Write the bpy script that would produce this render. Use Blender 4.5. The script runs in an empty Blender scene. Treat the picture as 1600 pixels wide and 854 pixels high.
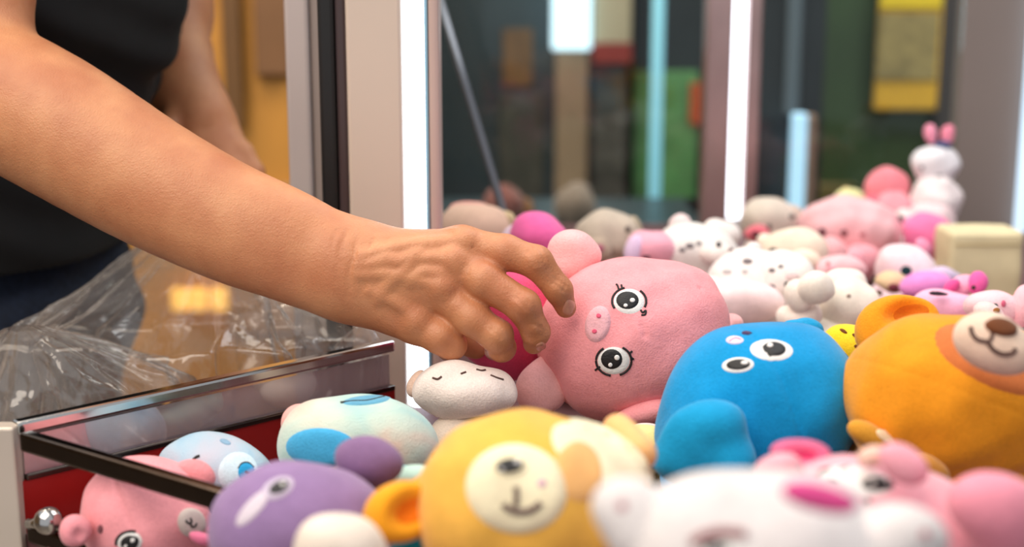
import bpy, math, random
import numpy as np
from mathutils import Vector, Matrix

# ------------------------------------------------------------------ camera
F = 2200.0                      # focal length in pixels of the 1600 x 854 frame
PITCH = math.radians(12.0)
CAM = np.array([0.0, 0.0, 1.30])
RT = np.array([1.0, 0.0, 0.0])
FW = np.array([0.0, math.cos(PITCH), -math.sin(PITCH)])
UP = np.array([0.0, math.sin(PITCH), math.cos(PITCH)])
scene = bpy.context.scene
C = scene.collection
cd = bpy.data.cameras.new('camera'); cam = bpy.data.objects.new('camera', cd); C.objects.link(cam)
cam.location = CAM; cam.rotation_euler = (math.pi / 2 - PITCH, 0, 0)
cd.sensor_width = 36.0; cd.lens = 36.0 * F / 1600.0
cd.clip_start = 0.02; cd.clip_end = 60
cd.dof.use_dof = True; cd.dof.focus_distance = 0.94
cd.dof.aperture_fstop = cd.lens / 1000.0 / 0.0135
scene.camera = cam
scene.view_settings.view_transform = 'Standard'
scene.view_settings.look = 'None'
scene.view_settings.gamma = 1.0
scene.view_settings.use_curve_mapping = False
scene.view_settings.exposure = 0.0

# ------------------------------------------------------------------ world and lights
w = bpy.data.worlds.new('world'); scene.world = w; w.use_nodes = True
w.node_tree.nodes['Background'].inputs[0].default_value = (0.92, 0.95, 1.0, 1)
w.node_tree.nodes['Background'].inputs[1].default_value = 0.58

def area(name, loc, target, size, power, col, sizey=None):
    l = bpy.data.lights.new(name, 'AREA'); l.energy = power; l.color = col
    l.shape = 'RECTANGLE'; l.size = size; l.size_y = sizey or size
    o = bpy.data.objects.new(name, l); C.objects.link(o)
    o.location = loc
    o.rotation_euler = (Vector(target) - Vector(loc)).to_track_quat('-Z', 'Y').to_euler()
    return o
area('machine_ceiling_light', (0.35, 1.15, 2.05), (0.30, 1.05, 0.9), 0.8, 7.2, (0.95, 0.98, 1.0))
area('hall_fill_light', (-0.9, 0.0, 2.75), (0.0, 1.0, 0.9), 1.8, 48.0, (1.0, 0.88, 0.74))  # added warm fill from overhead for the toy fronts and the arm
area('hall_ceiling_light_far', (1.0, 2.3, 2.75), (0.9, 3.3, 1.0), 1.2, 45.0, (1.0, 0.92, 0.82))
area('hall_ceiling_light_side', (-1.0, 1.9, 2.75), (-0.6, 2.6, 0.9), 1.0, 34.0, (1.0, 0.85, 0.66))

# ------------------------------------------------------------------ pixel helpers
def W(px, py, d):
    return CAM + RT * ((px - 800.0) / F * d) + UP * (-(py - 427.0) / F * d) + FW * d
def rays(px, py):
    px = np.asarray(px, float); py = np.asarray(py, float)
    v = ((px - 800) / F)[:, None] * RT + (-(py - 427) / F)[:, None] * UP + FW
    return v / np.linalg.norm(v, axis=1)[:, None]

# ------------------------------------------------------------------ implicit shapes
class S:
    def __init__(self, f, lo, hi): self.f = f; self.lo = np.array(lo, float); self.hi = np.array(hi, float)

def ell_m(c, R, r):
    c = np.array(c, float); r = np.array(r, float)
    def f(P):
        q = (P - c) @ R.T
        k0 = np.sqrt(((q / r) ** 2).sum(1)); k1 = np.sqrt(((q / (r * r)) ** 2).sum(1)) + 1e-9
        return k0 * (k0 - 1.0) / k1
    m = r.max()
    return S(f, c - m, c + m)

def E(px, py, d, rx, ry, rz=None, rot=0.0, yaw=0.0):
    """ellipsoid from centre pixel, distance, pixel radii (rz: depth), clockwise turn in the picture plane"""
    if rz is None: rz = (rx + ry) / 2
    a = math.radians(rot)
    ex = RT * math.cos(a) - UP * math.sin(a)
    ey = RT * math.sin(a) + UP * math.cos(a)
    ez = FW.copy()
    if yaw:
        b = math.radians(yaw); ex, ez = ex * math.cos(b) + ez * math.sin(b), -ex * math.sin(b) + ez * math.cos(b)
    k = d / F
    return ell_m(W(px, py, d), np.array([ex, ey, ez]), (rx * k, ry * k, rz * k))

def cap(a, b, ra, rb, n=None, s=1.0):
    """tapered capsule, optionally flattened by s along n"""
    a = np.array(a, float); b = np.array(b, float); ab = b - a; L2 = float(ab @ ab) + 1e-12
    def f(P):
        t = np.clip(((P - a) @ ab) / L2, 0, 1)
        q = P - a - t[:, None] * ab
        if n is not None:
            q = q + ((s - 1.0) * (q @ n))[:, None] * n
        dd = np.sqrt((q * q).sum(1)) - (ra + t * (rb - ra))
        return dd / (1.0 if n is None else (1 + s) / 2)
    m = max(ra, rb)
    return S(f, np.minimum(a, b) - m, np.maximum(a, b) + m)

def CP(p0, p1, r0, r1, n=None, s=1.0):
    """capsule between (px,py,d) points with pixel radii"""
    return cap(W(*p0), W(*p1), r0 * p0[2] / F, r1 * p1[2] / F, n, s)

def U(parts, k=0.004):
    parts = [p for p in parts]
    def f(P):
        d = parts[0].f(P)
        for p in parts[1:]:
            e = p.f(P)
            h = np.clip(0.5 + 0.5 * (e - d) / k, 0, 1)
            d = e * (1 - h) + d * h - k * h * (1 - h)
        return d
    return S(f, np.min([p.lo for p in parts], 0), np.max([p.hi for p in parts], 0))

def dent(s, c, k=0.004):
    """s minus c"""
    def f(P):
        d = s.f(P); e = -c.f(P)
        h = np.clip(0.5 - 0.5 * (e - d) / k, 0, 1)
        return e * (1 - h) + d * h + k * h * (1 - h)
    return S(f, s.lo, s.hi)

def lumps(s, amp=0.001, wl=0.04, seed=0):
    rs = np.random.RandomState(seed)
    ks = rs.normal(size=(5, 3)); ks = ks / np.linalg.norm(ks, axis=1)[:, None] * (2 * math.pi / wl) * rs.uniform(0.6, 1.5, (5, 1))
    ph = rs.uniform(0, 6.28, 5)
    def f(P): return s.f(P) + amp * np.sin(P @ ks.T + ph).sum(1) * 0.45
    return S(f, s.lo - amp * 2, s.hi + amp * 2)

def seam(s, p, n, width=0.0012, depth=0.0012):
    """stitched seam: a groove where the plane through p with normal n meets the cloth"""
    p = np.array(p); n = np.array(n) / np.linalg.norm(n)
    def f(P):
        t = (P - p) @ n
        return s.f(P) + depth * np.exp(-(t / width) ** 2)
    return S(f, s.lo, s.hi)

def groove(s, pts, width, depth):
    pts = np.array(pts)
    def f(P):
        d = s.f(P); m = np.full(len(P), 1e9)
        for a, b in zip(pts[:-1], pts[1:]):
            ab = b - a; t = np.clip(((P - a) @ ab) / (ab @ ab), 0, 1)
            q = P - a - t[:, None] * ab; m = np.minimum(m, (q * q).sum(1))
        return d + depth * np.exp(-m / width ** 2)
    return S(f, s.lo, s.hi)

def grad(f, P, e):
    g = np.empty_like(P)
    for i in range(3):
        o = np.zeros(3); o[i] = e
        g[:, i] = (f(P + o) - f(P - o)) / (2 * e)
    return g

def polygonise(s, h):
    lo = s.lo - 2.5 * h; hi = s.hi + 2.5 * h
    B = 6
    n = np.ceil((hi - lo) / h).astype(int) + 1
    n = (np.ceil(n / B) * B).astype(int)
    nb = n // B
    V = np.ones(n, np.float32)
    bi = np.stack(np.meshgrid(*[np.arange(k) for k in nb], indexing='ij'), -1).reshape(-1, 3)
    bc = lo + (bi * B + (B - 1) / 2) * h
    db = s.f(bc)
    near = np.abs(db) < B * h * 0.87 * 1.7 + 0.002
    inside = bi[(~near) & (db < 0)]
    Vb = V.reshape(nb[0], B, nb[1], B, nb[2], B)
    if len(inside): Vb[inside[:, 0], :, inside[:, 1], :, inside[:, 2], :] = -1
    act = bi[near]
    off = np.stack(np.meshgrid(*[np.arange(B)] * 3, indexing='ij'), -1).reshape(-1, 3)
    for c0 in range(0, len(act), 3000):
        a = act[c0:c0 + 3000]
        idx = (a[:, None, :] * B + off[None]).reshape(-1, 3)
        V[idx[:, 0], idx[:, 1], idx[:, 2]] = s.f(lo + idx * h)
    I = V < 0
    cnt = np.zeros(n - 1, np.int8)
    for dx in (0, 1):
        for dy in (0, 1):
            for dz in (0, 1):
                cnt += I[dx:n[0] - 1 + dx, dy:n[1] - 1 + dy, dz:n[2] - 1 + dz]
    cells = np.argwhere((cnt > 0) & (cnt < 8))
    cid = np.full(n - 1, -1, np.int32); cid[cells[:, 0], cells[:, 1], cells[:, 2]] = np.arange(len(cells))
    acc = np.zeros((len(cells), 3)); num = np.zeros(len(cells))
    cor = [(0, 0, 0), (1, 0, 0), (0, 1, 0), (1, 1, 0), (0, 0, 1), (1, 0, 1), (0, 1, 1), (1, 1, 1)]
    cv = [V[cells[:, 0] + c[0], cells[:, 1] + c[1], cells[:, 2] + c[2]] for c in cor]
    for i in range(8):
        for j in range(i + 1, 8):
            if sum(abs(cor[i][k] - cor[j][k]) for k in range(3)) != 1: continue
            m = (cv[i] < 0) != (cv[j] < 0)
            t = np.where(m, cv[i] / np.where(m, cv[i] - cv[j], 1), 0)
            p = np.array(cor[i]) + t[:, None] * (np.array(cor[j]) - np.array(cor[i]))
            acc[m] += p[m]; num[m] += 1
    v = lo + (cells + acc / num[:, None]) * h
    quads = []
    for ax in range(3):
        a1, a2 = (ax + 1) % 3, (ax + 2) % 3
        sl0 = [slice(1, n[k] - 1) for k in range(3)]; sl1 = list(sl0)
        sl0[ax] = slice(0, n[ax] - 1); sl1[ax] = slice(1, n[ax])
        A = I[tuple(sl0)]; Bm = I[tuple(sl1)]
        e = np.argwhere(A != Bm)
        if not len(e): continue
        fl = A[e[:, 0], e[:, 1], e[:, 2]]
        e = e + 1; e[:, ax] -= 1
        def cc(d1, d2):
            q = e.copy(); q[:, a1] += d1; q[:, a2] += d2
            return cid[q[:, 0], q[:, 1], q[:, 2]]
        q = np.stack([cc(-1, -1), cc(0, -1), cc(0, 0), cc(-1, 0)], 1)
        q[~fl] = q[~fl][:, ::-1]
        quads.append(q)
    q = np.concatenate(quads)
    g = grad(s.f, v, h * 0.4); gg = (g * g).sum(1) + 1e-6
    for _ in range(2):
        d = s.f(v)
        st = -(d / gg)[:, None] * g
        l = np.linalg.norm(st, axis=1); k = np.minimum(1, h * 0.8 / (l + 1e-12))
        v = v + st * k[:, None]
    return v, q

def raycast(s, px, py, tmin=0.25, tmax=2.4):
    D = rays(px, py); t = np.full(len(D), tmin); best = np.full(len(D), 1e9); bt = t.copy()
    for _ in range(90):
        d = s.f(CAM + D * t[:, None])
        m = np.abs(d) < best; best = np.where(m, np.abs(d), best); bt = np.where(m, t, bt)
        t = np.minimum(t + np.clip(d, -0.01, None) * 0.8, tmax)
    P = CAM + D * bt[:, None]
    N = grad(s.f, P, 0.0006); N /= np.linalg.norm(N, axis=1)[:, None] + 1e-9
    return P, N

# ------------------------------------------------------------------ mesh objects
def mesh_obj(name, v, faces, mat, parent=None, base=None, smooth=True):
    v = np.asarray(v, float)
    if base is None and parent is not None: base = np.array(parent.get('_b', (0, 0, 0)))
    if base is not None: v = v - np.asarray(base)
    me = bpy.data.meshes.new(name)
    if isinstance(faces, np.ndarray):
        k = faces.shape[1]
        me.vertices.add(len(v)); me.vertices.foreach_set('co', v.astype(np.float32).ravel())
        me.loops.add(faces.size); me.loops.foreach_set('vertex_index', faces.astype(np.int32).ravel())
        me.polygons.add(len(faces)); me.polygons.foreach_set('loop_start', np.arange(0, faces.size, k, dtype=np.int32))
        me.update(calc_edges=True)
        me.validate()
    else:
        me.from_pydata([tuple(x) for x in v], [], faces)
    me.polygons.foreach_set('use_smooth', [smooth] * len(me.polygons))
    o = bpy.data.objects.new(name, me); C.objects.link(o)
    me.materials.append(mat)
    if parent is not None: o.parent = parent; o['_b'] = [float(x) for x in base]
    elif base is not None: o.location = base; o['_b'] = [float(x) for x in base]
    return o

def tag(o, label, cat=None, group=None, kind=None):
    if label: o['label'] = label
    if cat: o['category'] = cat
    if group: o['group'] = group
    if kind: o['kind'] = kind
    return o

def empty(name, base, label, cat, group=None):
    o = bpy.data.objects.new(name, None); C.objects.link(o); o.empty_display_size = 0.03
    o.location = base; o['_b'] = [float(x) for x in base]
    tag(o, label, cat, group); return o

def box_geo(c, ax, hs, bev=0.0):
    """box from centre, axes (3x3 rows) and half sizes with chamfered edges"""
    c = np.array(c, float); ax = np.array(ax, float); hs = np.array(hs, float)
    b = min(bev, hs.min() * 0.9)
    if b <= 0:
        v = [c + ax.T @ (hs * np.array(s)) for s in ((-1,-1,-1),(1,-1,-1),(1,1,-1),(-1,1,-1),(-1,-1,1),(1,-1,1),(1,1,1),(-1,1,1))]
        return v, [(0,3,2,1),(4,5,6,7),(0,1,5,4),(1,2,6,5),(2,3,7,6),(3,0,4,7)]
    import bmesh
    bm = bmesh.new(); bmesh.ops.create_cube(bm, size=2)
    for x in bm.verts: x.co = Vector((x.co.x * hs[0], x.co.y * hs[1], x.co.z * hs[2]))
    bmesh.ops.bevel(bm, geom=bm.edges[:], offset=b, segments=2, affect='EDGES', profile=0.5)
    bm.verts.index_update()
    v = [c + ax.T @ np.array(x.co) for x in bm.verts]; f = [tuple(y.index for y in p.verts) for p in bm.faces]
    bm.free(); return v, f
I3 = np.eye(3)
def box(name, lo, hi, mat, parent=None, bev=0.003):
    lo = np.array(lo, float); hi = np.array(hi, float)
    v, f = box_geo((lo + hi) / 2, I3, (hi - lo) / 2, bev)
    return mesh_obj(name, v, f, mat, parent, smooth=False)
def bar(name, a, b, wd, ht, mat, parent=None, bev=0.002):
    a = np.array(a, float); b = np.array(b, float); d = b - a; L = np.linalg.norm(d); d /= L
    up = np.array([0, 0, 1.0]);
    if abs(d[2]) > 0.95: up = np.array([0, 1.0, 0])
    sd = np.cross(up, d); sd /= np.linalg.norm(sd); u2 = np.cross(d, sd)
    v, f = box_geo((a + b) / 2, np.array([d, sd, u2]), (L / 2, wd / 2, ht / 2), bev)
    return mesh_obj(name, v, f, mat, parent, smooth=False)
def tube_geo(pts, r, n=10):
    pts = np.array(pts, float); rr = np.full(len(pts), r) if np.isscalar(r) else np.array(r)
    T = np.gradient(pts, axis=0); T /= np.linalg.norm(T, axis=1)[:, None] + 1e-12
    ref = np.array([0, 0, 1.0]) if abs(T[0][2]) < 0.9 else np.array([1.0, 0, 0])
    v = []; f = []
    for i in range(len(pts)):
        a = np.cross(T[i], ref); a /= np.linalg.norm(a); b = np.cross(T[i], a)
        for j in range(n):
            t = 2 * math.pi * j / n; v.append(pts[i] + rr[i] * (math.cos(t) * a + math.sin(t) * b))
    for i in range(len(pts) - 1):
        for j in range(n):
            f.append((i * n + j, i * n + (j + 1) % n, (i + 1) * n + (j + 1) % n, (i + 1) * n + j))
    f.append(tuple(range(n))[::-1]); f.append(tuple((len(pts) - 1) * n + j for j in range(n)))
    return v, f
def tube(name, pts, r, mat, parent=None, n=10):
    v, f = tube_geo(pts, r, n); return mesh_obj(name, v, f, mat, parent)
def spline(pts, k=6):
    p = np.array(pts, float); p = np.vstack([2 * p[0] - p[1], p, 2 * p[-1] - p[-2]]); out = []
    for i in range(1, len(p) - 2):
        for t in np.linspace(0, 1, k, endpoint=False):
            out.append(0.5 * ((2 * p[i]) + (-p[i-1] + p[i+1]) * t + (2*p[i-1] - 5*p[i] + 4*p[i+1] - p[i+2]) * t*t + (-p[i-1] + 3*p[i] - 3*p[i+1] + p[i+2]) * t**3))
    out.append(p[-2]); return np.array(out)

# ------------------------------------------------------------------ materials
def mat_new(name):
    m = bpy.data.materials.new(name); m.use_nodes = True
    nt = m.node_tree; return m, nt, nt.nodes['Principled BSDF']
def srgb(r, g, b):
    f = lambda c: (c / 255 / 12.92) if c / 255 <= 0.04045 else ((c / 255 + 0.055) / 1.055) ** 2.4
    return (f(r), f(g), f(b), 1)
_cache = {}
def plush(rgb, var=0.14, rough=0.95, fuzz=0.5):
    """short velvety plush: fibre-scale relief, brushed lighter and darker patches, sheen"""
    key = (tuple(rgb), var)
    if key in _cache: return _cache[key]
    m, nt, b = mat_new('plush'); N = nt.nodes; L = nt.links
    c = srgb(*rgb)
    tc = N.new('ShaderNodeTexCoord')
    n1 = N.new('ShaderNodeTexNoise'); n1.inputs['Scale'].default_value = 75; n1.inputs['Detail'].default_value = 4
    n2 = N.new('ShaderNodeTexNoise'); n2.inputs['Scale'].default_value = 800; n2.inputs['Detail'].default_value = 3
    L.new(tc.outputs['Object'], n1.inputs['Vector']); L.new(tc.outputs['Object'], n2.inputs['Vector'])
    r = N.new('ShaderNodeValToRGB')
    r.color_ramp.elements[0].position = 0.3; r.color_ramp.elements[1].position = 0.7
    r.color_ramp.elements[0].color = tuple(x * (1 - var) for x in c[:3]) + (1,)
    r.color_ramp.elements[1].color = tuple(min(1, x * (1 + var) + 0.02 * var) for x in c[:3]) + (1,)
    mx = N.new('ShaderNodeMath'); mx.operation = 'MULTIPLY_ADD'; mx.inputs[1].default_value = 0.5
    L.new(n2.outputs['Fac'], mx.inputs[0]); 
    sc = N.new('ShaderNodeMath'); sc.operation = 'MULTIPLY'; sc.inputs[1].default_value = 0.5
    L.new(n1.outputs['Fac'], sc.inputs[0]); L.new(sc.outputs[0], mx.inputs[2])
    L.new(mx.outputs[0], r.inputs['Fac']); L.new(r.outputs['Color'], b.inputs['Base Color'])
    bp = N.new('ShaderNodeBump'); bp.inputs['Strength'].default_value = 0.55; bp.inputs['Distance'].default_value = 0.0008
    L.new(n2.outputs['Fac'], bp.inputs['Height'])
    bp2 = N.new('ShaderNodeBump'); bp2.inputs['Strength'].default_value = 0.28; bp2.inputs['Distance'].default_value = 0.003
    L.new(n1.outputs['Fac'], bp2.inputs['Height']); L.new(bp2.outputs[0], bp.inputs['Normal'])
    L.new(bp.outputs[0], b.inputs['Normal'])
    b.inputs['Roughness'].default_value = rough
    b.inputs['Specular IOR Level'].default_value = 0.15
    b.inputs['Sheen Weight'].default_value = fuzz; b.inputs['Sheen Roughness'].default_value = 0.45
    b.inputs['Sheen Tint'].default_value = tuple(min(1, 0.5 + 0.5 * x) for x in c[:3]) + (1,)
    _cache[key] = m; return m

def dyed(name, cols, scale=22, seed=0.0):
    """tie-dyed plush: soft blots of several colours"""
    m = plush((200, 200 - int(seed), 199), 0.05).copy(); m.name = name; nt = m.node_tree; N = nt.nodes; L = nt.links
    b = N['Principled BSDF']
    tc = N.new('ShaderNodeTexCoord'); mp = N.new('ShaderNodeMapping'); mp.inputs['Location'].default_value = (seed, seed * 2, 0)
    n = N.new('ShaderNodeTexNoise'); n.inputs['Scale'].default_value = scale; n.inputs['Detail'].default_value = 3; n.inputs['Distortion'].default_value = 0.4
    L.new(tc.outputs['Object'], mp.inputs['Vector']); L.new(mp.outputs[0], n.inputs['Vector'])
    r = N.new('ShaderNodeValToRGB'); e = r.color_ramp.elements
    pos = np.linspace(0.32, 0.68, len(cols))
    e[0].position = pos[0]; e[0].color = srgb(*cols[0]); e[1].position = pos[-1]; e[1].color = srgb(*cols[-1])
    for p, c in zip(pos[1:-1], cols[1:-1]):
        x = e.new(p); x.color = srgb(*c)
    L.new(n.outputs['Fac'], r.inputs['Fac']); L.new(r.outputs['Color'], b.inputs['Base Color'])
    return m

def simple(name, rgb, rough=0.5, metal=0.0, spec=0.5, noise=0.0, nscale=8, bump=0.0):
    m, nt, b = mat_new(name); N = nt.nodes; L = nt.links
    c = srgb(*rgb)
    b.inputs['Roughness'].default_value = rough; b.inputs['Metallic'].default_value = metal
    b.inputs['Specular IOR Level'].default_value = spec
    tc = N.new('ShaderNodeTexCoord'); n = N.new('ShaderNodeTexNoise'); n.inputs['Scale'].default_value = nscale; n.inputs['Detail'].default_value = 5
    L.new(tc.outputs['Object'], n.inputs['Vector'])
    r = N.new('ShaderNodeValToRGB'); r.color_ramp.elements[0].position = 0.3; r.color_ramp.elements[1].position = 0.7
    r.color_ramp.elements[0].color = tuple(x * (1 - noise) for x in c[:3]) + (1,)
    r.color_ramp.elements[1].color = tuple(min(1, x * (1 + noise)) for x in c[:3]) + (1,)
    L.new(n.outputs['Fac'], r.inputs['Fac']); L.new(r.outputs['Color'], b.inputs['Base Color'])
    if bump:
        bp = N.new('ShaderNodeBump'); bp.inputs['Strength'].default_value = bump; bp.inputs['Distance'].default_value = 0.002
        L.new(n.outputs['Fac'], bp.inputs['Height']); L.new(bp.outputs[0], b.inputs['Normal'])
    return m
def emit(name, rgb, s):
    m, nt, b = mat_new(name)
    b.inputs['Base Color'].default_value = srgb(*rgb); b.inputs['Emission Color'].default_value = srgb(*rgb); b.inputs['Emission Strength'].default_value = s
    return m
def glassy(name, tint=(1, 1, 1), gl=0.10, rough=0.02, haze=0.0, hcol=(220, 220, 225), bump=0.0, bscale=25, hedge=0.0):
    m, nt, b = mat_new(name); N = nt.nodes; L = nt.links; N.remove(b); out = N['Material Output']
    t = N.new('ShaderNodeBsdfTransparent'); t.inputs[0].default_value = tuple(tint) + (1,)
    g = N.new('ShaderNodeBsdfGlossy'); g.inputs['Roughness'].default_value = rough
    fr = N.new('ShaderNodeLayerWeight'); fr.inputs[0].default_value = 0.5
    pw = N.new('ShaderNodeMath'); pw.operation = 'POWER'; pw.inputs[1].default_value = 4.0; L.new(fr.outputs['Facing'], pw.inputs[0])
    ad = N.new('ShaderNodeMath'); ad.operation = 'MULTIPLY_ADD'; ad.inputs[1].default_value = 0.85; ad.inputs[2].default_value = gl; ad.use_clamp = True
    L.new(pw.outputs[0], ad.inputs[0])
    m1 = N.new('ShaderNodeMixShader'); L.new(ad.outputs[0], m1.inputs[0]); L.new(t.outputs[0], m1.inputs[1]); L.new(g.outputs[0], m1.inputs[2])
    last = m1
    if haze:
        df = N.new('ShaderNodeBsdfDiffuse'); df.inputs[0].default_value = srgb(*hcol)
        m2 = N.new('ShaderNodeMixShader')
        hz = N.new('ShaderNodeMath'); hz.operation = 'MULTIPLY_ADD'; hz.inputs[1].default_value = hedge; hz.inputs[2].default_value = haze; hz.use_clamp = True
        L.new(pw.outputs[0], hz.inputs[0]); L.new(hz.outputs[0], m2.inputs[0])
        L.new(m1.outputs[0], m2.inputs[1]); L.new(df.outputs[0], m2.inputs[2]); last = m2
    if bump:
        tc = N.new('ShaderNodeTexCoord'); n = N.new('ShaderNodeTexNoise'); n.inputs['Scale'].default_value = bscale; n.inputs['Detail'].default_value = 4; n.inputs['Distortion'].default_value = 1.2
        L.new(tc.outputs['Object'], n.inputs['Vector'])
        bp = N.new('ShaderNodeBump'); bp.inputs['Strength'].default_value = bump; bp.inputs['Distance'].default_value = 0.01
        L.new(n.outputs['Fac'], bp.inputs['Height']); L.new(bp.outputs[0], g.inputs['Normal']); L.new(bp.outputs[0], fr.inputs['Normal'])
    L.new(last.outputs[0], out.inputs[0]); return m

THREAD = simple('black_thread', (22, 18, 20), 0.6, noise=0.2, nscale=900, bump=0.4)
THREAD_BROWN = simple('brown_thread', (90, 62, 55), 0.7, noise=0.2, nscale=900, bump=0.4)
THREAD_PINK = simple('pink_thread', (214, 92, 130), 0.7, noise=0.2, nscale=900, bump=0.4)
EYE_WHITE = simple('eye_white_cloth', (238, 236, 234), 0.8, noise=0.03, nscale=900, bump=0.3)
EYE_BLACK = simple('eye_black_cloth', (20, 19, 22), 0.55, noise=0.2, nscale=900, bump=0.3)
CHROME = simple('chrome', (205, 203, 200), 0.13, 1.0, noise=0.05, nscale=30)
DARK_CHROME = simple('dark_chrome', (92, 82, 76), 0.16, 1.0, noise=0.1, nscale=30)
BEIGE = simple('beige_paint', (206, 190, 176), 0.42, noise=0.03, nscale=6, bump=0.05)
PINK_METAL = simple('pinkish_brushed_metal', (176, 150, 148), 0.30, 0.65, noise=0.10, nscale=18)
LED = emit('led_white', (236, 246, 255), 4.0)
LED_EDGE = emit('led_blue_rim', (150, 205, 235), 1.6)
GLASS = glassy('clear_glass', (0.93, 0.96, 0.96), 0.02)

# ------------------------------------------------------------------ room shell
def structure(o): o['kind'] = 'structure'; return o
structure(box('floor', (-4, -2, -0.1), (4.5, 6.2, 0.0), simple('floor_tile', (120, 110, 100), 0.35, noise=0.12, nscale=3), bev=0))
structure(box('wall_back', (-4, 6.0, 0.0), (4.5, 6.2, 3.0), simple('dark_wall', (40, 46, 50), 0.7, noise=0.2, nscale=2), bev=0))
structure(box('wall_left', (-4.2, -2, 0.0), (-4.0, 6.2, 3.0), simple('tan_wall', (150, 120, 84), 0.7, noise=0.1, nscale=2), bev=0))
structure(box('wall_right', (4.5, -2, 0.0), (4.7, 6.2, 3.0), simple('grey_wall', (96, 92, 90), 0.7, noise=0.1, nscale=2), bev=0))

# ------------------------------------------------------------------ the claw machine
DECK = W(0, 0, 1)[2] * 0 + 0.965      # top of the board the toys lie on
mc = empty('claw_machine', (0.2, 1.25, 0.0), 'claw machine cabinet with beige corner column, light tubes, chrome rails and red inner wall', 'claw machine')
RED = simple('red_panel', (158, 30, 28), 0.22, noise=0.25, nscale=9)
CABINET = simple('cabinet_white', (215, 208, 200), 0.4, noise=0.05, nscale=5)
pA = W(22, 668, 0.85); pB = W(612, 541, 1.04); pC = W(378, 776, 0.7415); pB2 = pB.copy(); pB2[2] = pA[2]
dirA = pB2 - pA; dirA /= np.linalg.norm(dirA); dirB = pC - pA; dirB[2] = 0; dirB /= np.linalg.norm(dirB)
endB = pA + dirB * 0.192
# deck board as a polygon prism, raised playing board on the cabinet
def prism(name, xy, z0, z1, mat, parent):
    n = len(xy); v = [(x, y, z0) for x, y in xy] + [(x, y, z1) for x, y in xy]
    f = [tuple(range(n))[::-1], tuple(range(n, 2 * n))] + [(i, (i + 1) % n, n + (i + 1) % n, n + i) for i in range(n)]
    return mesh_obj(name, v, f, mat, parent, smooth=False)
foot = [(pA[0], pA[1]), (endB[0] - 0.02, endB[1] - 0.02), (endB[0], 0.36), (0.70, 0.36), (1.02, 0.95), (1.02, 1.90), (-0.11, 1.90), (pB[0], pB[1])]
prism('play_board', foot, DECK - 0.02, DECK, simple('board', (96, 60, 62), 0.6, noise=0.2), mc)
prism('cabinet_base', foot, 0.0, DECK - 0.03, CABINET, mc)
# left guard: rail, glass strip, red panel
zr = pA[2]
bar('top_rail', pA, pB2, 0.010, 0.0085, CHROME, mc)
up = np.array([0, 0, 1.0])
gl_h = 0.030
def panel(name, a, b, z0, z1, th, mat):
    a = np.array(a); b = np.array(b); d = b - a; d[2] = 0; L = np.linalg.norm(d); d /= L; sd = np.array([-d[1], d[0], 0])
    c = (a + b) / 2; c[2] = (z0 + z1) / 2
    v, f = box_geo(c, np.array([d, sd, up]), (L / 2, th / 2, (z1 - z0) / 2), 0)
    return mesh_obj(name, v, f, mat, mc, smooth=False)
STRIP = glassy('guard_glass', (0.86, 0.84, 0.86), 0.42, 0.04, haze=0.20, hcol=(236, 214, 222))  # pink haze paints in part of the toys' reflection on the strip
panel('guard_glass', pA + dirA * 0.004, pB2 - dirA * 0.004, zr - gl_h, zr - 0.006, 0.004, STRIP)
bar('glass_channel', pA + dirA * .004 + up * -(gl_h + .002), pB2 - up * (gl_h + .002), 0.008, 0.004, DARK_CHROME, mc, 0.001)
panel('red_panel', pA, pB2, DECK - 0.06, zr - gl_h - 0.004, 0.006, RED)
# near corner post, front rails and knob
pp = pA - dirA * 0.006
box('near_corner_post', (pp[0] - 0.010, pp[1] - 0.006, 0.30), (pp[0] + 0.0075, pp[1] + 0.008, zr + 0.003), simple('pale_aluminium', (214, 200, 186), 0.35, 0.3, noise=0.05), mc, 0.0015)
bar('front_rail', pA + dirB * 0.010 - up * 0.006, endB - up * 0.006, 0.009, 0.012, DARK_CHROME, mc)
bar('lower_front_rail', pA + dirB * 0.010 - up * 0.064, endB - up * 0.064, 0.009, 0.012, DARK_CHROME, mc)
box('rail_end_post', (endB[0] - 0.006, endB[1] - 0.006, DECK), (endB[0] + 0.006, endB[1] + 0.006, zr - 0.0005), DARK_CHROME, mc, 0.001)
kp = W(70, 815, 0.835)
kn = mesh_obj('knob', *tube_geo([W(46, 818, 0.845), kp], 0.0035, 12), CHROME, mc)
kv, kq = polygonise(lumps(ell_m(W(76, 813, 0.834), I3, (0.0085, 0.0085, 0.0085)), 0.0), 0.0008)
mesh_obj('knob_ball', kv, kq, CHROME, kn)
# back left column with light tube
def post(px0, px1, d, mat, name, depth=0.05, z0=0.0, z1=2.2):
    a = W(px0, 300, d); b = W(px1, 300, d)
    return box(name, (a[0], a[1] - 0.0, z0), (b[0], a[1] + depth, z1), mat, mc, 0.003)
yc = W(610, 541, 1.05)[1]
def X(px, py, y):
    """world x of a pixel column on the plane of constant y (at row py)"""
    r = rays([px], [py])[0]; t = (y - CAM[1]) / r[1]; return (CAM + r * t)[0]
def Z(py, y):
    r = rays([800], [py])[0]; return (CAM + r * ((y - CAM[1]) / r[1]))[2]
col_y = 1.062
cx = [X(p, 200, col_y) for p in (543, 630, 669, 686)]
box('corner_column', (cx[0], col_y, 0.0), (cx[1], col_y + 0.05, 2.2), BEIGE, mc)
box('corner_column_lip', (cx[2], col_y + 0.004, 0.0), (cx[3], col_y + 0.05, 2.2), simple('pink_beige', (196, 172, 164), 0.35, noise=0.03), mc)
box('column_channel', (cx[1], col_y + 0.03, 0.0), (cx[2], col_y + 0.05, 2.2), CABINET, mc, 0)
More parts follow.
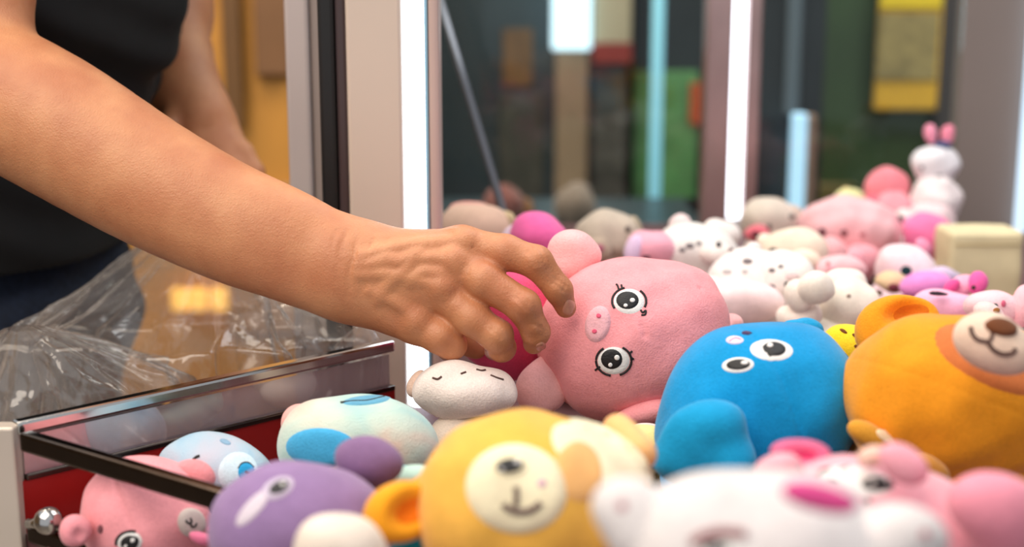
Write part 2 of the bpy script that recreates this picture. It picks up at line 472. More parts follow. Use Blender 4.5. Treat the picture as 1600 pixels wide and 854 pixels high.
def led(name, x0, x1, y, z0, z1, parent, mat=LED):
    pts = [(x0 + (x1 - x0) / 2, y, z) for z in np.linspace(z0, z1, 3)]
    return tube(name, pts, (x1 - x0) / 2, mat, parent, 16)
led('light_tube', cx[1] + 0.0005, cx[2] - 0.002, col_y + 0.014, 0.6, 2.18, mc)
box('tube_edge_tint', (cx[2] - 0.0025, col_y + 0.004, 0.0), (cx[2] - 0.0002, col_y + 0.03, 2.2), simple('blue_tinted_edge', (150, 195, 220), 0.3), mc, 0)  # bluish glow at the light tube's edge, painted on a thin strip
# black gasket and dark strip left of the column, pale open door frame
gy = 1.075
gx = [X(p, 200, gy) for p in (500, 526, 545)]
box('door_gasket', (gx[0], gy, 0.0), (gx[1], gy + 0.04, 2.2), simple('black_rubber', (14, 15, 17), 0.5), mc)
box('gasket_strip', (gx[1], gy + 0.002, 0.0), (gx[2], gy + 0.04, 2.2), simple('dark_plum', (70, 56, 58), 0.4, noise=0.05), mc)
dx = [X(p, 200, 1.16) for p in (449, 486, 506)]
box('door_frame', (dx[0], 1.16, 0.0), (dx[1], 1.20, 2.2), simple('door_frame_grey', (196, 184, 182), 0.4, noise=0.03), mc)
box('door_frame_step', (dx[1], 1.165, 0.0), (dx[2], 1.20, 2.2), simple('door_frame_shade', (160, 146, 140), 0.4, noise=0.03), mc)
# back wall glass, back post, right post
by = 1.86
bx = [X(p, 200, by) for p in (1097, 1138, 1160, 1182)]
box('back_post', (bx[0], by - 0.02, 0.0), (bx[1], by + 0.02, 2.2), PINK_METAL, mc)
box('back_post_side', (bx[2], by - 0.02, 0.0), (bx[3], by + 0.02, 2.2), PINK_METAL, mc)
box('back_post_channel', (bx[1], by + 0.005, 0.0), (bx[2], by + 0.02, 2.2), CABINET, mc, 0)
led('light_tube', bx[1] + 0.001, bx[2] - 0.001, by - 0.008, Z(338, by), 2.18, mc)
box('back_glass', (cx[0] + 0.027, by - 0.003, DECK), (bx[0], by + 0.003, 2.2), GLASS, mc, 0)
box('side_glass', (cx[0] + 0.022, col_y + 0.05, DECK), (cx[0] + 0.027, by, 2.2), GLASS, mc, 0)
ry = 1.86
rx = [X(p, 200, ry) for p in (1494, 1588, 1604)]
box('right_post', (rx[0], ry, 0.0), (rx[1] + 0.05, ry + 0.03, 2.2), simple('taupe_panel', (132, 120, 114), 0.45, noise=0.06, nscale=4), mc)
led('light_tube', rx[1] + 0.002, rx[2] + 0.006, ry - 0.012, 0.7, 2.18, mc, emit('led_soft_blue', (190, 215, 235), 1.3))
box('right_glass', (bx[3], by - 0.003, DECK), (rx[0], by + 0.003, 2.2), GLASS, mc, 0)
box('top_cover', (-0.14, 1.05, 2.2), (1.02, 1.92, 2.26), CABINET, mc)
# diagonal reflection line behind the glass, built as a solid rod
gs = tube('reflection_rod', list(np.linspace(W(672, -50, 1.45), W(792, 350, 1.45) + (W(792, 350, 1.45) - W(672, -50, 1.45)) * 0.42, 4)), 0.0045, simple('rod_grey', (126, 130, 138), 0.3, 0.7), mc)

sp = W(672, -50, 1.45)
box('rod_bracket', (cx[0] + 0.0272, sp[1] - 0.012, sp[2] - 0.012), (sp[0] + 0.003, sp[1] + 0.012, sp[2] + 0.012), DARK_CHROME, gs, 0.001)

# ------------------------------------------------------------------ machines and panels across the hall
def slab(name, px0, px1, py0, py1, y, depth, mat, parent, bev=0.004):
    x0 = X(px0, 200, y); x1 = X(px1, 200, y); z1 = Z(py0, y); z0 = Z(py1, y)
    return box(name, (x0, y, z0), (x1, y + depth, z1), mat, parent, bev)
def tall(name, px0, px1, y, depth, mat, parent, z1=2.1):
    return box(name, (X(px0, 200, y), y, 0.0), (X(px1, 200, y), y + depth, z1), mat, parent, 0.004)
m1 = empty('arcade_cabinet', (-0.1, 3.5, 0), 'blurred dark teal arcade cabinet behind the glass with brown poster and bright lamp', 'arcade machine')
DT = simple('dark_teal', (50, 66, 72), 0.35, noise=0.25, nscale=4)
tall('cabinet_body', 575, 980, 3.3, 0.6, DT, m1)
slab('brown_poster', 786, 832, 45, 135, 3.292, 0.008, simple('brown_poster', (116, 86, 52), 0.6, noise=0.3, nscale=14), m1)
slab('lower_panel', 780, 850, 145, 330, 3.285, 0.015, simple('olive_grey', (70, 72, 64), 0.5, noise=0.2, nscale=10), m1)
slab('tan_post', 868, 918, 70, 420, 3.25, 0.05, simple('tan_post', (160, 138, 112), 0.5, noise=0.12, nscale=10), m1)
slab('lamp', 862, 922, -60, 78, 3.235, 0.05, emit('lamp_blue_white', (200, 230, 242), 1.7), m1)
slab('sign', 926, 984, -60, 68, 3.26, 0.03, simple('cream_sign', (196, 186, 156), 0.6, noise=0.05), m1)
slab('sign_band', 924, 986, 68, 100, 3.255, 0.035, simple('red_band', (150, 44, 30), 0.5, noise=0.1), m1)
slab('mesh_panel', 924, 978, 110, 420, 3.28, 0.02, simple('grey_mottle', (78, 78, 72), 0.6, noise=0.5, nscale=22), m1)
m2 = empty('arcade_cabinet', (0.35, 3.6, 0), 'blurred green fronted arcade cabinet with thin cyan light strip behind the glass', 'arcade machine')
tall('cabinet_body', 992, 1180, 3.4, 0.6, simple('near_black_teal', (40, 50, 54), 0.4, noise=0.2, nscale=5), m2)
slab('green_panel', 990, 1090, 112, 420, 3.36, 0.04, simple('green_panel', (92, 150, 92), 0.5, noise=0.35, nscale=9), m2)
slab('orange_button', 1078, 1096, 130, 195, 3.34, 0.05, simple('orange_plastic', (200, 90, 40), 0.4), m2)
led('light_strip', X(1015, 200, 2.6), X(1035, 200, 2.6), 2.6, 0.4, 2.1, m2, emit('cyan_strip', (130, 190, 205), 0.75))
m3 = empty('arcade_cabinet', (0.75, 2.5, 0), 'narrow black arcade cabinet with grey strip between lit post and green cabinet', 'arcade machine')
tall('cabinet_body', 1170, 1285, 2.55, 0.5, simple('black_cabinet', (34, 42, 46), 0.35, noise=0.2, nscale=6), m3)
slab('grey_strip', 1225, 1247, -60, 180, 2.53, 0.02, simple('blue_grey_trim', (92, 106, 116), 0.4), m3)
slab('side_lamp', 1240, 1262, 178, 420, 2.46, 0.03, emit('blue_white_lamp', (165, 205, 230), 0.95), m3)
slab('tan_edge', 1262, 1276, 180, 420, 2.465, 0.03, simple('tan_edge', (150, 122, 104), 0.5), m3)
m4 = empty('arcade_cabinet', (1.2, 3.3, 0), 'blurred dark green arcade cabinet with hanging yellow notice', 'arcade machine')
tall('cabinet_body', 1262, 1720, 3.1, 0.6, simple('dark_green', (50, 74, 38), 0.4, noise=0.25, nscale=4), m4)
slab('dark_pillar', 1462, 1500, -60, 460, 3.06, 0.04, simple('dark_brown_pillar', (58, 52, 50), 0.5), m4)
slab('olive_base', 1280, 1345, 290, 420, 3.06, 0.04, simple('olive_base', (100, 92, 44), 0.5, noise=0.2), m4)
nt_ = slab('yellow_notice', 1363, 1462, -60, 172, 3.05, 0.01, simple('yellow_card', (226, 176, 46), 0.6, noise=0.06), m4)
slab('notice_text_block', 1365, 1458, 20, 124, 3.045, 0.006, simple('faded_print', (150, 134, 84), 0.7, noise=0.30, nscale=40), nt_, 0)
slab('notice_heading', 1366, 1460, -60, 12, 3.044, 0.006, simple('bright_yellow', (236, 206, 30), 0.6), nt_, 0)
m5 = empty('arcade_cabinet', (-0.7, 2.9, 0), 'golden brown arcade cabinet lit warm behind the left arm and the bag', 'arcade machine')
GOLD = simple('golden_panel', (190, 134, 56), 0.5, noise=0.22, nscale=3)
tall('cabinet_body', 60, 556, 2.7, 0.5, GOLD, m5)
slab('dark_strip', 352, 380, -60, 200, 2.66, 0.03, simple('bronze_strip', (104, 72, 36), 0.5, noise=0.15), m5)
slab('brown_panel', 402, 456, -60, 118, 2.67, 0.03, simple('brown_panel', (120, 84, 52), 0.5, noise=0.1), m5)
slab('lower_brown_panel', 340, 470, 290, 520, 2.67, 0.03, simple('brown_lower', (150, 112, 78), 0.5, noise=0.1), m5)
for i, p in enumerate((253, 283, 316)):
    slab('lit_window', p, p + 26, 452, 486, 2.655, 0.02, emit('warm_window_%d' % i, (255, 196, 90), 1.3), m5)
# pale cushion box by the right post
cb = empty('storage_box', W(1545, 460, 1.42), 'pale cream padded box beside the grey post', 'box')
bb = E(1546, 420, 1.42, 62, 68, 40)
def rbox(c, hs, r):
    c = np.array(c); hs = np.array(hs) - r
    def f(P):
        q = np.abs(P - c) - hs
        return np.sqrt((np.maximum(q, 0) ** 2).sum(1)) + np.minimum(q.max(1), 0) - r
    return S(f, c - hs - r, c + hs + r)
cbv = lumps(rbox((W(1560, 410, 1.42)[0], 1.455, (DECK + Z(362, 1.43)) / 2), (0.038, 0.03, (Z(362, 1.43) - DECK) / 2), 0.006), 0.0006, 0.05, 5)
mesh_obj('padded_cover', *polygonise(cbv, 0.0022), simple('cream_cloth', (216, 202, 164), 0.8, noise=0.05, nscale=60, bump=0.2), cb)
mesh_obj('lid_seam', *tube_geo([(W(1508, 380, 1.42)[0], 1.4245, Z(384, 1.42)), (W(1612, 380, 1.42)[0], 1.4245, Z(384, 1.42))], 0.0006, 6), simple('cream_thread', (186, 166, 116), 0.8), cb)

# ------------------------------------------------------------------ plush toys
TOYS = []
class Toy:
    def __init__(s, name, label, cat='plush toy', group=None, at=None, seed=1):
        s.base = np.array(at); s.e = empty(name, s.base, label, cat, group); s.seed = seed; s.body = None; s.n = 0; TOYS.append(s); s.lo = np.full(3, 9.0); s.hi = np.full(3, -9.0); s.mat = None
    def part(s, name, sdf, mat, h=0.0024, parent=None, lump=0.0008, wl=0.035, label=None):
        s.n += 1
        if lump: sdf = lumps(sdf, lump, wl, s.seed * 31 + s.n)
        v, q = polygonise(sdf, h)
        s.lo = np.minimum(s.lo, v.min(0)); s.hi = np.maximum(s.hi, v.max(0)); s.mat = s.mat or mat
        o = mesh_obj(name, v, q, mat, parent or s.e, s.base)
        if label: o['label'] = label
        if s.body is None: s.body = sdf
        s.last = sdf
        return o
    def patch(s, name, px, py, rx, ry, mat, rot=0, parent=None, on=None, th=0.0007, p=2.0, rings=6, seg=30, shape=None, label=None):
        on = on or s.body; a = math.radians(rot)
        xs = [px]; ys = [py]
        for i in range(1, rings + 1):
            for j in range(seg):
                t = 2 * math.pi * j / seg; c, sn = math.cos(t), math.sin(t)
                r = i / rings
                x = rx * math.copysign(abs(c) ** (2 / p), c) * r; y = ry * math.copysign(abs(sn) ** (2 / p), sn) * r
                if shape: x, y = shape(x, y)
                xs.append(px + x * math.cos(a) - y * math.sin(a)); ys.append(py + x * math.sin(a) + y * math.cos(a))
        P, N = raycast(on, xs, ys)
        rr = np.concatenate([[0], np.repeat(np.arange(1, rings + 1) / rings, seg)])
        P = P + N * (th * (1 - rr ** 8) - 0.0004 * (rr > 0.99))[:, None]
        f = [(0, 1 + (j + 1) % seg, 1 + j) for j in range(seg)]
        for i in range(rings - 1):
            b0 = 1 + i * seg; b1 = b0 + seg
            f += [(b0 + j, b0 + (j + 1) % seg, b1 + (j + 1) % seg, b1 + j) for j in range(seg)]
        o = mesh_obj(name, P, f, mat, parent or s.e, s.base)
        if label: o['label'] = label
        return o
    def stroke(s, name, pts, r, mat, parent=None, on=None, k=5, lift=0.3):
        p = spline(pts, k); P, N = raycast(on or s.body, p[:, 0], p[:, 1])
        v, f = tube_geo(P + N * (r * lift), r, 7)
        return mesh_obj(name, v, f, mat, parent or s.e, s.base)
    def eye(s, px, py, wx, wy, bx=None, by=None, bo=(0, 0), rot=0, hl=((0.35, -0.05, 0.26), (-0.15, 0.42, 0.2)), white=EYE_WHITE, black=EYE_BLACK, on=None, rim=False):
        e = s.patch('eye', px, py, wx, wy, white, rot, on=on, th=0.0008)
        if bx:
            s.patch('pupil', px + bo[0], py + bo[1], bx, by, black, rot, e, on, th=0.0014, rings=4, seg=22)
            for (u, v_, r) in hl:
                s.patch('eye_glint', px + bo[0] + u * bx, py + bo[1] + v_ * by, r * bx, r * by * 1.1, EYE_WHITE, rot, e, on, th=0.0019, rings=3, seg=14)
        if rim:
            a0 = math.radians(rot)
            for (t0, t1) in rim:
                pts = []
                for t in np.linspace(math.radians(t0), math.radians(t1), 9):
                    x = (wx + 0.5) * math.cos(t); y = (wy + 0.5) * math.sin(t)
                    pts.append((px + x * math.cos(a0) - y * math.sin(a0), py + x * math.sin(a0) + y * math.cos(a0)))
                s.stroke('eye_outline', pts, 0.0008, THREAD, e, on, 3)
        return e
def under(px, py, d):
    """point on the board under a pixel's point"""
    p = W(px, py, d); return np.array([p[0], p[1], DECK])

# ---- pink pig held by the hand
PINK = plush((252, 160, 166)); PINKL = plush((252, 184, 184)); HOT = plush((232, 84, 128))
pig = Toy('plush_pig', 'pink plush pig lying on its side, pinched by the reaching hand', at=under(985, 640, 1.0), seed=3)
head = U([E(992, 527, 1.0, 140, 127, 122, 8), E(925, 545, 1.0, 78, 100, 95, -10), E(1060, 520, 1.0, 68, 96, 85, 15)], 0.02)
head = groove(head, [W(1092, 452, .97), W(1118, 500, .975), W(1126, 545, .98)], 0.002, 0.0016)
head = groove(head, [W(1004, 508, .945), W(1008, 522, .945)], 0.002, 0.0012)
head = groove(head, [W(1006, 526, .945), W(1040, 532, .95)], 0.0016, 0.0008)
head = groove(head, [W(880, 618, .965), W(930, 632, .955), W(990, 636, .953)], 0.0018, 0.0008)
pig.part('head', head, PINK, 0.0017, lump=0.0008)
hb = pig.body
bodyp = pig.part('body', U([E(795, 500, 1.03, 78, 92, 85), E(765, 470, 1.03, 60, 70, 60)], 0.02), HOT, 0.0022, lump=0.0016, label='bright pink body')
pig.part('paw', U([E(896, 395, 1.005, 43, 35, 30, 8), E(885, 420, 1.005, 28, 22, 26)], 0.01), PINKL, 0.0017)
pig.part('paw', U([E(843, 606, .985, 37, 45, 32, 12), E(860, 590, .99, 30, 36, 30)], 0.01), PINKL, 0.0017)
pig.part('ear', U([E(1012, 642, .965, 52, 17, 22, -16), E(1040, 634, .975, 26, 14, 24)], 0.006), PINK, 0.0018)
pig.part('ear', U([E(1143, 506, 1.03, 18, 15, 20), E(1128, 512, 1.02, 16, 10, 12)], 0.006), PINKL, 0.0018)
e = pig.eye(983, 470.5, 26, 21, 21, 16.5, (-2.5, -1), 0, ((0.35, 0.0, 0.26), (-0.14, 0.48, 0.21)), on=hb, rim=((150, 255), (-50, 25)))
for q in ([(967, 452), (965, 446), (963, 444)], [(972, 450), (971, 445)], [(1001, 484), (1004, 488), (1009, 485), (1008, 491), (1002, 492)]):
    pig.stroke('eyelash', q, 0.0007, THREAD, e, hb)
e = pig.eye(959, 563, 27, 23, 20, 18.5, (-3, -2.5), 0, ((0.4, -0.15, 0.28), (-0.1, 0.45, 0.22)), on=hb, rim=((100, 235), (-60, 70)))
for q in ([(938, 572), (934, 575), (930, 578)], [(984, 551), (988, 548)], [(986, 558), (990, 561)]):
    pig.stroke('eyelash', q, 0.0007, THREAD, e, hb)
sn = pig.patch('snout', 934, 506, 20.5, 30, plush((236, 178, 186)), 14, on=hb, th=0.0022)
for x, y in ((936.5, 494.5), (930, 517.5)):
    pig.patch('nostril', x, y, 5, 4.6, plush((232, 96, 126)), -10, sn, hb, th=0.0030, rings=3, seg=16)

# ---- blue toy
BLUE = plush((10, 146, 208)); BLUE2 = plush((20, 152, 206))
bl = Toy('plush_toy', 'bright blue plush sea creature with two round eyes and a big front flipper', at=under(1180, 720, .87), seed=5)
bs = U([E(1188, 632, .87, 146, 128, 130, 10), E(1120, 690, .86, 92, 72, 85), E(1250, 620, .87, 80, 95, 90)], 0.025)
bs = seam(bs, W(1185, 640, .87), RT * 0.95 + UP * 0.30 + FW * 0.25, 0.0012, 0.0010)
bl.part('body', bs, BLUE, 0.002)
bb_ = bl.body
bl.part('flipper', U([E(1096, 690, .80, 62, 58, 34, 10), E(1058, 716, .805, 40, 38, 30), E(1148, 722, .795, 32, 42, 28), E(1128, 656, .80, 34, 30, 26)], 0.012), BLUE2, 0.0018)
bl.part('flipper_tip', E(1022, 716, .815, 14, 18, 16), BLUE2, 0.0018)
bl.part('fin', U([E(1266, 512, .89, 24, 17, 18, 15), E(1240, 512, .885, 20, 13, 14)], 0.006), BLUE2, 0.0018)
bl.part('fin', E(1326, 641, .85, 17, 33, 26, -8), BLUE, 0.0018)
bl.eye(1205.5, 546.5, 36, 18, 22, 13.5, (4, -.5), 4, ((-0.3, -0.35, 0.3),), on=bb_)
bl.eye(1153, 570, 27, 13, 22.5, 10, (1, 0), -4, ((0.45, -0.2, 0.36),), on=bb_)
m_ = bl.patch('mouth', 1148, 531, 15, 7, plush((226, 214, 236)), 0, on=bb_)
bl.stroke('mouth_line', [(1140, 534), (1149, 529), (1158, 531)], 0.0007, THREAD_PINK, m_, bb_)
bl.patch('cheek', 1167, 520, 9, 3, plush((70, 50, 90)), 0, on=bb_)

# ---- orange bear
OR = plush((236, 152, 32)); ORD = plush((204, 108, 22)); TANB = plush((206, 116, 62)); CRM = plush((236, 208, 186))
be = Toy('plush_bear', 'big orange plush bear with cream muzzle and brown nose at the right', at=under(1500, 720, .84), seed=7)
bs = U([E(1512, 624, .84, 180, 128, 140, 8), E(1440, 630, .83, 104, 112, 105)], 0.03)
bs = seam(bs, W(1505, 625, .84), RT * 0.35 + UP * 0.92 + FW * 0.05, 0.0011, 0.0004)
be.part('body', bs, OR, 0.0022)
b0 = be.body
er = U([E(1404, 503, .88, 66, 45, 32, -8), E(1390, 530, .88, 50, 30, 30)], 0.01)
er = dent(er, E(1424, 488, .866, 38, 19, 34, -14), 0.010)
be.part('ear', er, OR, 0.0018, lump=0.0005); ears = be.last
be.patch('inner_ear', 1424, 489, 31, 15, ORD, -10, on=ears, th=0.0006)  # deeper orange paints the shading in the hollow of the ear
be.patch('eye_patch', 1556, 562, 110, 44, TANB, 24, on=b0, th=0.0016)
mz = U([E(1557, 541, .745, 62, 42, 34, 22), E(1540, 525, .75, 46, 34, 30, 10)], 0.01)
be.part('muzzle', mz, CRM, 0.0016, lump=0.0004); mzs = be.last
be.patch('nose', 1564, 512, 27, 13, plush((112, 66, 40)), 14, on=mzs, th=0.003)
be.stroke('mouth', [(1550, 520), (1549, 528), (1543, 534)], 0.0010, THREAD_BROWN, None, mzs)
be.stroke('mouth', [(1517, 511), (1519, 520), (1527, 530), (1543, 534)], 0.0012, THREAD_BROWN, None, mzs)
be.stroke('mouth', [(1543, 534), (1552, 546), (1567, 553), (1582, 551), (1586, 544)], 0.0012, THREAD_BROWN, None, mzs)
be.part('foot', E(1362, 683, .80, 40, 20, 22, 30), plush((214, 150, 50)), 0.0018); ft = be.last
be.patch('foot_pad', 1387, 683, 22, 9, plush((236, 206, 168)), 32, on=ft)
be.part('foot', E(1452, 729, .78, 34, 17, 20, 38), plush((196, 132, 60)), 0.0018)

# ---- pink cow in the near right
PK = plush((244, 174, 186)); 
cw = Toy('plush_cow', 'pale pink plush cow with hot pink ear and white eye patch at bottom right', at=under(1380, 900, .64), seed=9)
cw.part('head', U([E(1375, 862, .64, 178, 150, 150, 12), E(1300, 800, .63, 90, 72, 80)], 0.02), PK, 0.002)
c0 = cw.body
ea = dent(U([E(1250, 706, .64, 46, 20, 20, 4), E(1262, 722, .64, 26, 18, 16)], 0.006), E(1258, 710, .634, 34, 11, 16, 6), 0.004)
cw.part('ear', ea, plush((238, 116, 156)), 0.0015, lump=0.0003)
cw.patch('inner_ear', 1258, 711, 20, 7, plush((206, 52, 104)), 6, on=cw.last, th=0.0004)
cw.part('ear', E(1412, 723, .60, 38, 25, 26, 32), plush((246, 168, 184)), 0.0016)
cw.part('horn', E(1363, 713, .61, 24, 15, 16, -8), plush((242, 196, 180)), 0.0016)
cw.part('cheek_tuft', E(1216, 738, .62, 40, 28, 28, -18), PK, 0.0018)
cw.part('paw', U([E(1552, 788, .58, 74, 54, 52, 12), E(1580, 815, .59, 60, 60, 50)], 0.012), plush((240, 152, 172)), 0.002)
e = cw.patch('eye_patch', 1338, 752, 62, 25, EYE_WHITE, 8, on=c0)
cw.patch('eye', 1370, 757, 28, 12, EYE_BLACK, 0, on=c0, th=0.0014)
cw.patch('eye_glint', 1362, 757, 6, 3.5, EYE_WHITE, 0, None, c0, th=0.0019, rings=3, seg=12)
cw.patch('eye_glint', 1384, 753, 4, 3, EYE_WHITE, 0, None, c0, th=0.0019, rings=3, seg=12)
for q in ([(1275, 742), (1286, 735), (1298, 734)], [(1312, 735), (1325, 731)], [(1290, 752), (1300, 748), (1310, 752)]):
    cw.stroke('eyelash', q, 0.0009, THREAD, e, c0)
cw.patch('nostril', 1356, 783, 6, 4, EYE_BLACK, 0, None, c0, rings=3, seg=14)

# ---- white cat nearest the camera
WH = plush((222, 216, 216))
wc = Toy('plush_cat', 'white plush cat closest to the viewer, blurred, with hot pink ear and raised paw', at=under(1150, 1150, .50), seed=11)
wc.part('head', U([E(1185, 905, .51, 225, 158, 165, 3), E(1090, 850, .50, 100, 92, 90), E(1230, 852, .51, 110, 90, 95)], 0.02), WH, 0.002)
w0 = wc.body
wc.part('paw', U([E(976, 795, .50, 58, 50, 48, 10), E(1010, 840, .50, 46, 60, 45)], 0.012), WH, 0.0018); ps = wc.last
wc.patch('paw_pad', 972, 790, 9, 9, plush((176, 108, 120)), 0, None, ps, rings=3, seg=14)
wc.part('paw', U([E(1424, 842, .50, 60, 48, 48, 14), E(1370, 870, .50, 60, 56, 50)], 0.012), WH, 0.0018); ps = wc.last
wc.patch('paw_pad', 1446, 834, 9, 9, plush((176, 108, 120)), 0, None, ps, rings=3, seg=14)
wc.part('ear', E(1282, 777, .455, 60, 22, 18, 12), plush((228, 84, 150)), 0.0015, label='hot pink ear lining')
wc.stroke('brow', [(1080, 850), (1100, 838), (1130, 832), (1165, 836)], 0.0017, plush((150, 92, 96)), None, w0)
wc.eye(1128, 856, 42, 16, 26, 12, (-8, 0), 0, ((0.3, -0.2, 0.3),), on=w0)

# ---- yellow puppy
YE = plush((236, 180, 80)); YC = plush((246, 232, 198)); TAN = plush((238, 182, 116))
pu = Toy('plush_puppy', 'yellow plush puppy with round cream face and tan eye spot, front centre', at=under(840, 960, .68), seed=13)
ps_ = U([E(843, 800, .68, 188, 142, 150, 6), E(800, 780, .67, 120, 108, 110)], 0.03)
pu.part('head', ps_, YE, 0.002)
p0 = pu.body
pu.patch('forehead_patch', 938, 712, 92, 46, YC, 30, on=p0, th=0.0009)
pu.patch('eye_spot', 905, 735, 40, 52, TAN, -10, on=p0, th=0.0013)
fa = pu.patch('face', 807, 763, 82, 72, YC, 10, on=p0, th=0.0034, rings=8)
e = pu.eye(797, 728, 28, 16, 26, 14, (-1, 0), -6, ((0.45, -0.35, 0.26), (-0.45, 0.45, 0.18)), white=YC, on=S(lambda P: p0.f(P) - 0.0036, p0.lo, p0.hi))
pf = S(lambda P: p0.f(P) - 0.0034, p0.lo, p0.hi)
TH_G = simple('grey_brown_thread', (120, 100, 92), 0.8)
pu.stroke('mouth', [(806, 760), (807, 775), (805, 790)], 0.0013, TH_G, None, pf)
pu.stroke('mouth', [(786, 787), (796, 795), (812, 799), (830, 796), (845, 785)], 0.0015, TH_G, None, pf)
pu.patch('cheek', 847, 754, 7, 8, plush((214, 170, 190)), 20, None, pf, rings=3, seg=14)
er = dent(U([E(628, 800, .66, 60, 48, 36, -24), E(668, 768, .68, 30, 28, 26)], 0.01), E(644, 797, .650, 38, 25, 32, -26), 0.008)
pu.part('ear', er, plush((246, 164, 36)), 0.0018, lump=0.0005)
pu.patch('inner_ear', 646, 797, 32, 20, plush((232, 118, 20)), -26, on=pu.last, th=0.0005)
pu.part('ear', CP((964, 670, .71), (998, 706, .69), 25, 28), plush((244, 188, 126)), 0.0018)

# ---- purple toy and cream neighbour
PU = plush((146, 118, 162)); PU2 = plush((132, 102, 142))
pr = Toy('plush_toy', 'lavender purple plush toy with one raised arm behind the cream paw', at=under(480, 900, .70), seed=15)
pr.part('head', U([E(482, 824, .70, 132, 102, 110, 10), E(420, 830, .69, 84, 80, 80)], 0.02), PU, 0.002)
r0 = pr.body
pr.part('arm', U([E(575, 719, .73, 54, 38, 40, 8), E(560, 760, .74, 34, 40, 36)], 0.012), PU2, 0.0018)
pr.patch('muzzle', 395, 793, 40, 13, plush((214, 202, 214)), -48, on=r0)
pr.eye(434, 762, 29, 17, 20, 11, (2, 0), -26, ((0.3, -0.3, 0.26),), white=plush((196, 184, 204)), on=r0)
cp = Toy('plush_toy', 'cream white plush paw and belly below the purple toy', at=under(530, 950, .62), seed=17)
cp.part('body', U([E(532, 868, .62, 78, 64, 66), E(520, 850, .61, 52, 46, 46)], 0.01), plush((236, 222, 208)), 0.0022)

# ---- toys in the near left corner, behind the rail
pc = Toy('plush_cat', 'pink plush cat with grey muzzle lying in the corner under the front rail', at=under(245, 860, .82), seed=19)
sh = U([E(243, 815, .835, 106, 92, 95, 8), E(220, 790, .835, 76, 64, 70)], 0.02)
sh = seam(sh, W(190, 790, .80), RT * 0.86 + UP * 0.5, 0.0012, 0.0012)
pc.part('head', sh, plush((244, 158, 166)), 0.0018)
h0 = pc.body
pc.part('ear', E(302, 741, .83, 32, 23, 20, 20), plush((246, 150, 156)), 0.0017)
pc.part('paw', dent(E(118, 829, .80, 24, 25, 20), E(122, 836, .792, 10, 11, 14), 0.004), plush((244, 156, 166)), 0.0016)
mz = pc.patch('muzzle', 298, 816, 21, 24, plush((206, 190, 184)), -18, on=h0, th=0.004)
hm = S(lambda P: h0.f(P) - 0.0037, h0.lo, h0.hi)
pc.stroke('mouth', [(290, 812), (294, 817), (299, 815), (297, 809)], 0.0007, THREAD, mz, hm)
pc.stroke('mouth', [(297, 816), (299, 822), (304, 822), (307, 817)], 0.0007, THREAD, mz, hm)
pc.eye(203, 847, 21, 17, 17, 14, (0, 0), -10, ((0.3, -0.3, 0.26), (-.3, .3, .2)), on=h0, rim=((180, 300),))
pc.patch('eye', 333, 792, 9, 17, plush((70, 20, 44)), -18, None, h0, rings=4)
pc.part('bow', U([E(338, 822, .80, 20, 12, 14, -30), E(312, 840, .79, 20, 10, 12, 20)], 0.005), plush((238, 126, 160)), 0.0016)
pc.patch('nose', 157, 826, 5, 8, plush((120, 70, 78)), 0, None, h0, rings=3, seg=12)

LB = dyed('pale_blue_dye', [(88, 156, 198), (136, 184, 212), (168, 194, 212), (190, 188, 202)], 20, 3)
lb = Toy('plush_toy', 'pale blue tie-dyed plush toy with ringed blue eye beside the red wall', at=under(335, 780, .88), seed=21)
lb.part('body', U([E(333, 742, .88, 88, 64, 70, 14), E(370, 752, .87, 56, 50, 50)], 0.015), LB, 0.0018)
l0 = lb.body
lb.patch('face_patch', 372, 738, 34, 36, plush((206, 226, 238)), 20, on=l0, th=0.0006)
e = lb.patch('eye', 385, 738, 15, 17, plush((40, 152, 206)), -20, on=l0, th=0.0012)
lb.patch('pupil', 385, 738, 5, 2.6, EYE_BLACK, 20, e, l0, th=0.0018, rings=3, seg=14)
lb.stroke('eye_outline', [(372, 732), (378, 724), (388, 723), (396, 730)], 0.0007, THREAD, e, l0)
lb.stroke('nose', [(302, 718), (307, 714), (312, 712)], 0.0009, THREAD, None, l0)
lb.part('snout', E(412, 743, .855, 22, 13, 16, -8), plush((214, 224, 232)), 0.0018)
lb.patch('ear_mark', 352, 690, 10, 4, plush((132, 168, 196)), 20, None, l0)

PSM = dyed('pastel_dye', [(132, 190, 204), (164, 206, 204), (190, 212, 202), (208, 216, 202), (226, 200, 184)], 16, 8)
pd = Toy('plush_toy', 'mint and peach tie-dyed plush toy with blue cheek against the corner column', at=under(565, 740, .88), seed=23)
pd.part('body', U([E(572, 692, .88, 114, 76, 85, 6), E(500, 700, .87, 64, 60, 62)], 0.02), PSM, 0.0018)
d0 = pd.body
pd.part('ear', E(468, 664, .885, 30, 32, 30, -30), plush((236, 172, 164)), 0.0018)
pd.patch('cheek_patch', 502, 699, 58, 32, plush((70, 166, 214)), 2, on=d0, th=0.0020)
e = pd.patch('eye', 572, 625, 40, 8, plush((96, 160, 190)), -5, on=d0)
pd.stroke('eye_line', [(532, 629), (552, 627), (575, 626), (600, 620)], 0.0008, THREAD, e, d0)

